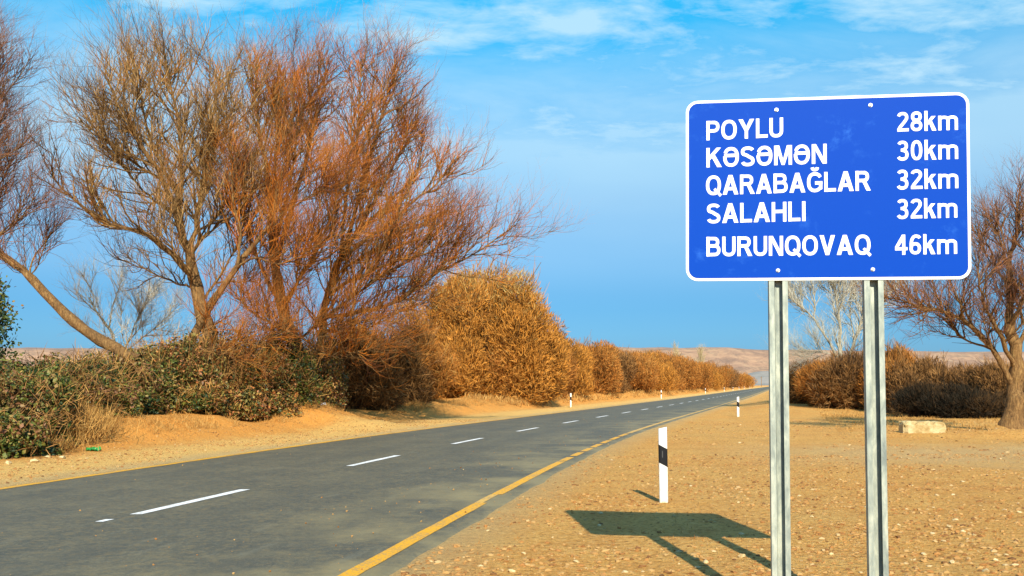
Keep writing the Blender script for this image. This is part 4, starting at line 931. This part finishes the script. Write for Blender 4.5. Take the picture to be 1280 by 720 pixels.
# lettering, drawn with straight and curved strokes of one width
T = .178; H_ = T / 2
def ell(cx_, cy_, rx, ry_, a0, a1, n=None):
    n = n or max(4, int(abs(a1 - a0) / 12)); e = 0.86
    out = []
    for k in range(n + 1):
        a = math.radians(a0 + (a1 - a0) * k / n); c_, s__ = math.cos(a), math.sin(a)
        out.append((cx_ + rx * math.copysign(abs(c_) ** e, c_), cy_ + ry_ * math.copysign(abs(s__) ** e, s__)))
    return out
def S(*pts): return ('s', list(pts))
def SP(*parts):
    o_ = []
    for p in parts: o_ += p if isinstance(p, list) else [p]
    return ('s', o_)
def Pg(*pts): return ('p', list(pts))
tt = T * 1.06
GL = {
 'P': (.68, [S((H_, 0), (H_, 1)), SP((H_, 1 - H_), (.38, 1 - H_), ell(.38, .69, .68 - .38 - H_, .69 - .47 + 0.0 - 0 + .0 if False else .215, 90, -90), (H_, .475))]),
 'O': (.80, [SP(ell(.40, .5, .40 - H_, .5 - H_ + .012, 0, 360, 36))]),
 'Q': (.80, [SP(ell(.40, .5, .40 - H_, .5 - H_ + .012, 0, 360, 36)), Pg((.40, .27), (.50, .36), (.84, .01), (.74, -.10))]),
 'Y': (.80, [Pg((0, 1), (.22, 1), (.495, .42), (.305, .42)), Pg((.58, 1), (.80, 1), (.495, .42), (.305, .42)), S((.40, 0), (.40, .45))]),
 'L': (.60, [S((H_, 0), (H_, 1)), S((H_, H_), (.60, H_))]),
 'U': (.70, [SP((H_, 1), (H_, .34), ell(.35, .34, .35 - H_, .34 - H_ + .012, 180, 360), (.70 - H_, 1))]),
 'K': (.76, [S((H_, 0), (H_, 1)), Pg((.12, .30), (.12, .55), (.52, 1), (.74, 1)), Pg((.25, .56), (.39, .70), (.78, 0), (.55, 0))]),
 'Ə': (.80, [SP(ell(.40, .5, .40 - H_, .5 - H_ + .012, 157, 90, 6), ell(.40, .5, .40 - H_, .5 - H_ + .012, 90, -183, 28)), S((H_ * .6, .575), (.80 - H_, .575))]),
 'S': (.70, [SP(ell(.355, .735, .255, .185, 22, 90, 6), ell(.345, .735, .25, .185, 90, 215, 9), (.30, .555), (.42, .475), ell(.355, .265, .255, .19, 50, -90, 11), ell(.345, .265, .25, .19, -90, -165, 6))]),
 'M': (.88, [S((H_ * .92, 0), (H_ * .92, 1)), S((.88 - H_ * .92, 0), (.88 - H_ * .92, 1)), Pg((.05, 1), (.25, 1), (.51, 0), (.37, 0)), Pg((.63, 1), (.83, 1), (.51, 0), (.37, 0))]),
 'N': (.74, [S((H_, 0), (H_, 1)), S((.74 - H_, 0), (.74 - H_, 1)), Pg((.02, 1), (.21, 1), (.72, 0), (.53, 0))]),
 'A': (.82, [Pg((0, 0), (.21, 0), (.51, 1), (.31, 1)), Pg((.61, 0), (.82, 0), (.51, 1), (.31, 1)), S((.18, .30), (.64, .30))]),
 'R': (.76, [S((H_, 0), (H_, 1)), SP((H_, 1 - H_), (.42, 1 - H_), ell(.42, .71, .70 - .42 - H_, .195, 90, -90), (H_, .515)), Pg((.34, .48), (.53, .50), (.78, 0), (.56, 0))]),
 'B': (.74, [S((H_, 0), (H_, 1)), SP((H_, 1 - H_), (.40, 1 - H_), ell(.40, .72, .68 - .40 - H_, .187, 90, -90), (H_, .533)), SP((H_, .533), (.42, .533), ell(.42, .313, .74 - .42 - H_, .22, 90, -90), (H_, H_))]),
 'Ğ': (.80, [SP(ell(.41, .5, .41 - H_, .5 - H_ + .012, 33, 180, 13), ell(.41, .5, .41 - H_, .5 - H_ + .012, 180, 312, 12), (.795 - H_, .20), (.795 - H_, .50)), S((.42, .46), (.795, .46)), SP(ell(.41, 1.25, .13, .115, 180, 360, 8))]),
 'H': (.74, [S((H_, 0), (H_, 1)), S((.74 - H_, 0), (.74 - H_, 1)), S((H_, .52), (.74 - H_, .52))]),
 'I': (.19, [S((H_, 0), (H_, 1))]),
 'V': (.78, [Pg((0, 1), (.21, 1), (.48, 0), (.30, 0)), Pg((.57, 1), (.78, 1), (.48, 0), (.30, 0))]),
 '0': (.58, [SP(ell(.29, .5, .29 - H_, .5 - H_ + .012, 0, 360, 32))]),
 '2': (.58, [SP(ell(.285, .72, .20, .19, 165, 90, 6), ell(.285, .72, .20, .19, 90, -20, 9), (.38, .50), (.15, .22), (.085, .07)), S((.02, H_), (.58, H_))]),
 '3': (.58, [SP(ell(.27, .735, .19, .185, 155, -80, 16)), SP(ell(.27, .29, .215, .215, 85, -155, 18)), S((.19, .525), (.32, .525))]),
 '4': (.60, [S((.42, 0), (.42, 1)), S((0, .30), (.60, .30)), Pg((0, .24), (0, .40), (.34, 1), (.46, 1), (.46, .84), (.17, .385))]),
 '6': (.58, [SP(ell(.29, .31, .29 - H_, .225, 0, 360, 26)), SP(ell(.33, .70, .20, .215, 28, 90, 5), ell(.33, .46, .235, .455, 90, 195, 14))]),
 '8': (.58, [SP(ell(.29, .735, .185, .182, 0, 360, 24)), SP(ell(.29, .275, .205, .195, 0, 360, 26))]),
 'k': (.58, [S((H_, 0), (H_, 1)), Pg((.12, .22), (.12, .42), (.35, .73), (.56, .73)), Pg((.22, .44), (.36, .52), (.59, 0), (.38, 0))]),
 'm': (.98, [S((H_, 0), (H_, .73)), SP((H_, .44), ell(.29, .50, .29 - H_, .15, 180, 0, 10), (.49, .45), (.49, 0)), SP((.49, .44), ell(.69, .50, .20, .15, 180, 0, 10), (.89, .45), (.89, 0))]),
}
def write(text, x0, x1, yb0, yb1, ch, name, gap=.10, hw=.083):
    adv = [GL[c_][0] for c_ in text]; tot = sum(adv) + gap * (len(text) - 1); sx = (x1 - x0) / tot
    mb = MB(); u = 0; kk = 0
    for c_, a_ in zip(text, adv):
        for kind, pts in GL[c_][1]:
            kk += 1; z0, z1 = .0026, .0032 + .00022 * (kk % 9)
            def tf(x, y, z): 
                X = x0 + (u + x) * sx; f_ = (X - x0) / (x1 - x0); return bf(X, yb0 + (yb1 - yb0) * f_ + y * ch, z)
            if kind == 'p':
                mb.prism(pts, z0, z1, tf)
            else:
                p = np.array(pts, float); kp = [0]
                for q in range(1, len(p)):
                    if np.hypot(*(p[q] - p[kp[-1]])) > .004: kp.append(q)
                p = p[kp]; closed = np.hypot(*(p[0] - p[-1])) < .01
                if closed: p = p[:-1]
                n_ = len(p)
                if closed: d0 = p - np.roll(p, 1, 0); d1 = np.roll(p, -1, 0) - p
                else:
                    d = np.diff(p, axis=0); d0 = np.vstack([d[:1], d]); d1 = np.vstack([d, d[-1:]])
                na = norm(np.stack([-d0[:, 1], d0[:, 0]], 1)); nb = norm(np.stack([-d1[:, 1], d1[:, 0]], 1))
                nn_ = norm(na + nb); sc = 1 / np.maximum((nn_ * na).sum(1), .75)
                lft = p + nn_ * (hw * sc)[:, None]; rgt = p - nn_ * (hw * sc)[:, None]
                rng_ = range(n_ if closed else n_ - 1)
                for q in rng_:
                    q2 = (q + 1) % n_
                    mb.prism([tuple(rgt[q]), tuple(rgt[q2]), tuple(lft[q2]), tuple(lft[q])], z0, z1, tf)
        u += a_ + gap
    return mb.build(name, SWH, sign)
# positions on the board measured from the photograph, as fractions of the panel
def uv(px, py):
    # bilinear inverse with the panel corners in the photo
    u_, v_ = .5, .5
    c00, c10, c01, c11 = map(np.array, ((857., 351.5), (1214., 349.), (857., 126.), (1212.5, 115.5)))
    for _ in range(8):
        q = c00 * (1 - u_) * (1 - v_) + c10 * u_ * (1 - v_) + c01 * (1 - u_) * v_ + c11 * u_ * v_
        du = (c10 - c00) * (1 - v_) + (c11 - c01) * v_; dv = (c01 - c00) * (1 - u_) + (c11 - c10) * u_
        J = np.array([[du[0], dv[0]], [du[1], dv[1]]]); s__ = np.linalg.solve(J, np.array([px, py]) - q); u_ += s__[0]; v_ += s__[1]
    # perspective foreshortening correction along u
    uu = u_ * YL_ / (u_ * YL_ + (1 - u_) * YR_)
    return (uu - .5) * Wb, (v_ - .5) * Hb
LINES = [('POYLU', (882.5, 175.6), (979, 171.6), '28km', (1121.5, 165.6), (1198.5, 163.2)),
         ('KƏSƏMƏN', (882.5, 209.6), (1033.5, 205.0), '30km', (1121.5, 201.8), (1198.5, 199.6)),
         ('QARABAĞLAR', (882, 244.4), (1088, 238.8), '32km', (1121, 238.0), (1198.5, 236.0)),
         ('SALAHLI', (883, 279.6), (1007, 276.8), '32km', (1121, 274.6), (1197, 272.6)),
         ('BURUNQOVAQ', (882.5, 320.8), (1088, 318.6), '46km', (1118.5, 319.0), (1196.5, 317.6))]
CH = 24.6 / 228.5 * Hb
for t1_, a1, b1, t2_, a2, b2 in LINES:
    (xa, ya), (xb, yb) = uv(*a1), uv(*b1); o = write(t1_, xa, xb, ya, yb, CH, 'place_name', .085)
    (xa, ya), (xb, yb) = uv(*a2), uv(*b2); o = write(t2_, xa, xb, ya, yb, CH, 'distance_text', .085, .076)
# bolts with washers
for q in ((970.5, 137.5), (1088.5, 132), (972, 338.2), (1090.5, 337)):
    u_, v_ = uv(*q); mb = MB(); hexa = [(u_ + .009 * math.cos(a), v_ + .009 * math.sin(a)) for a in np.arange(6) * PI / 3]
    wsh = [(u_ + .014 * math.cos(a), v_ + .014 * math.sin(a)) for a in np.arange(16) * PI / 8]
    mb.prism(wsh, .0035, .006, bf); mb.prism(hexa, .006, .014, bf); mb.build('bolt', BLT, sign)
# posts: lipped steel channels, open side towards the road user
def channel(u0, lean, name):
    wd, dp, lip, t = .128, .062, .036, .0035
    outl = [(-wd / 2 + lip, 0), (-wd / 2, 0), (-wd / 2, dp), (wd / 2, dp), (wd / 2, 0), (wd / 2 - lip, 0)]
    inn = [(-wd / 2 + lip, t), (-wd / 2 + t, t), (-wd / 2 + t, dp - t), (wd / 2 - t, dp - t), (wd / 2 - t, t), (wd / 2 - lip, t)]
    mb = MB(); n = 6; ztop = zc + Hb / 2 - .05; zb = -.35
    for i in range(5):
        quad = [outl[i], outl[i + 1], inn[i + 1], inn[i]]
        V = []
        for z_ in (zb, ztop):
            for x, y in quad: V.append((u0 + x + lean * (ztop - z_), y + .0045, z_))
        mb.add(V, [[0, 1, 2, 3], [7, 6, 5, 4]] + [[k, (k + 1) % 4 + 0, 4 + (k + 1) % 4, 4 + k] for k in range(4)])
    # small rib rolled along the middle of the web
    V = []
    for z_ in (zb, ztop):
        for x, y in ((-.006, dp - t), (-.004, dp - t - .004), (.004, dp - t - .004), (.006, dp - t)): V.append((u0 + x - .012 + lean * (ztop - z_), y + .0045, z_))
    mb.add(V, [[k, k + 1, 5 + k, 4 + k] for k in range(3)])
    mb.build(name, GAL, sign)
ub = uv(972, 351)[0]; channel(ub - .0, -.0015, 'post'); ub = uv(1091, 350)[0]; channel(ub, .0005, 'post')
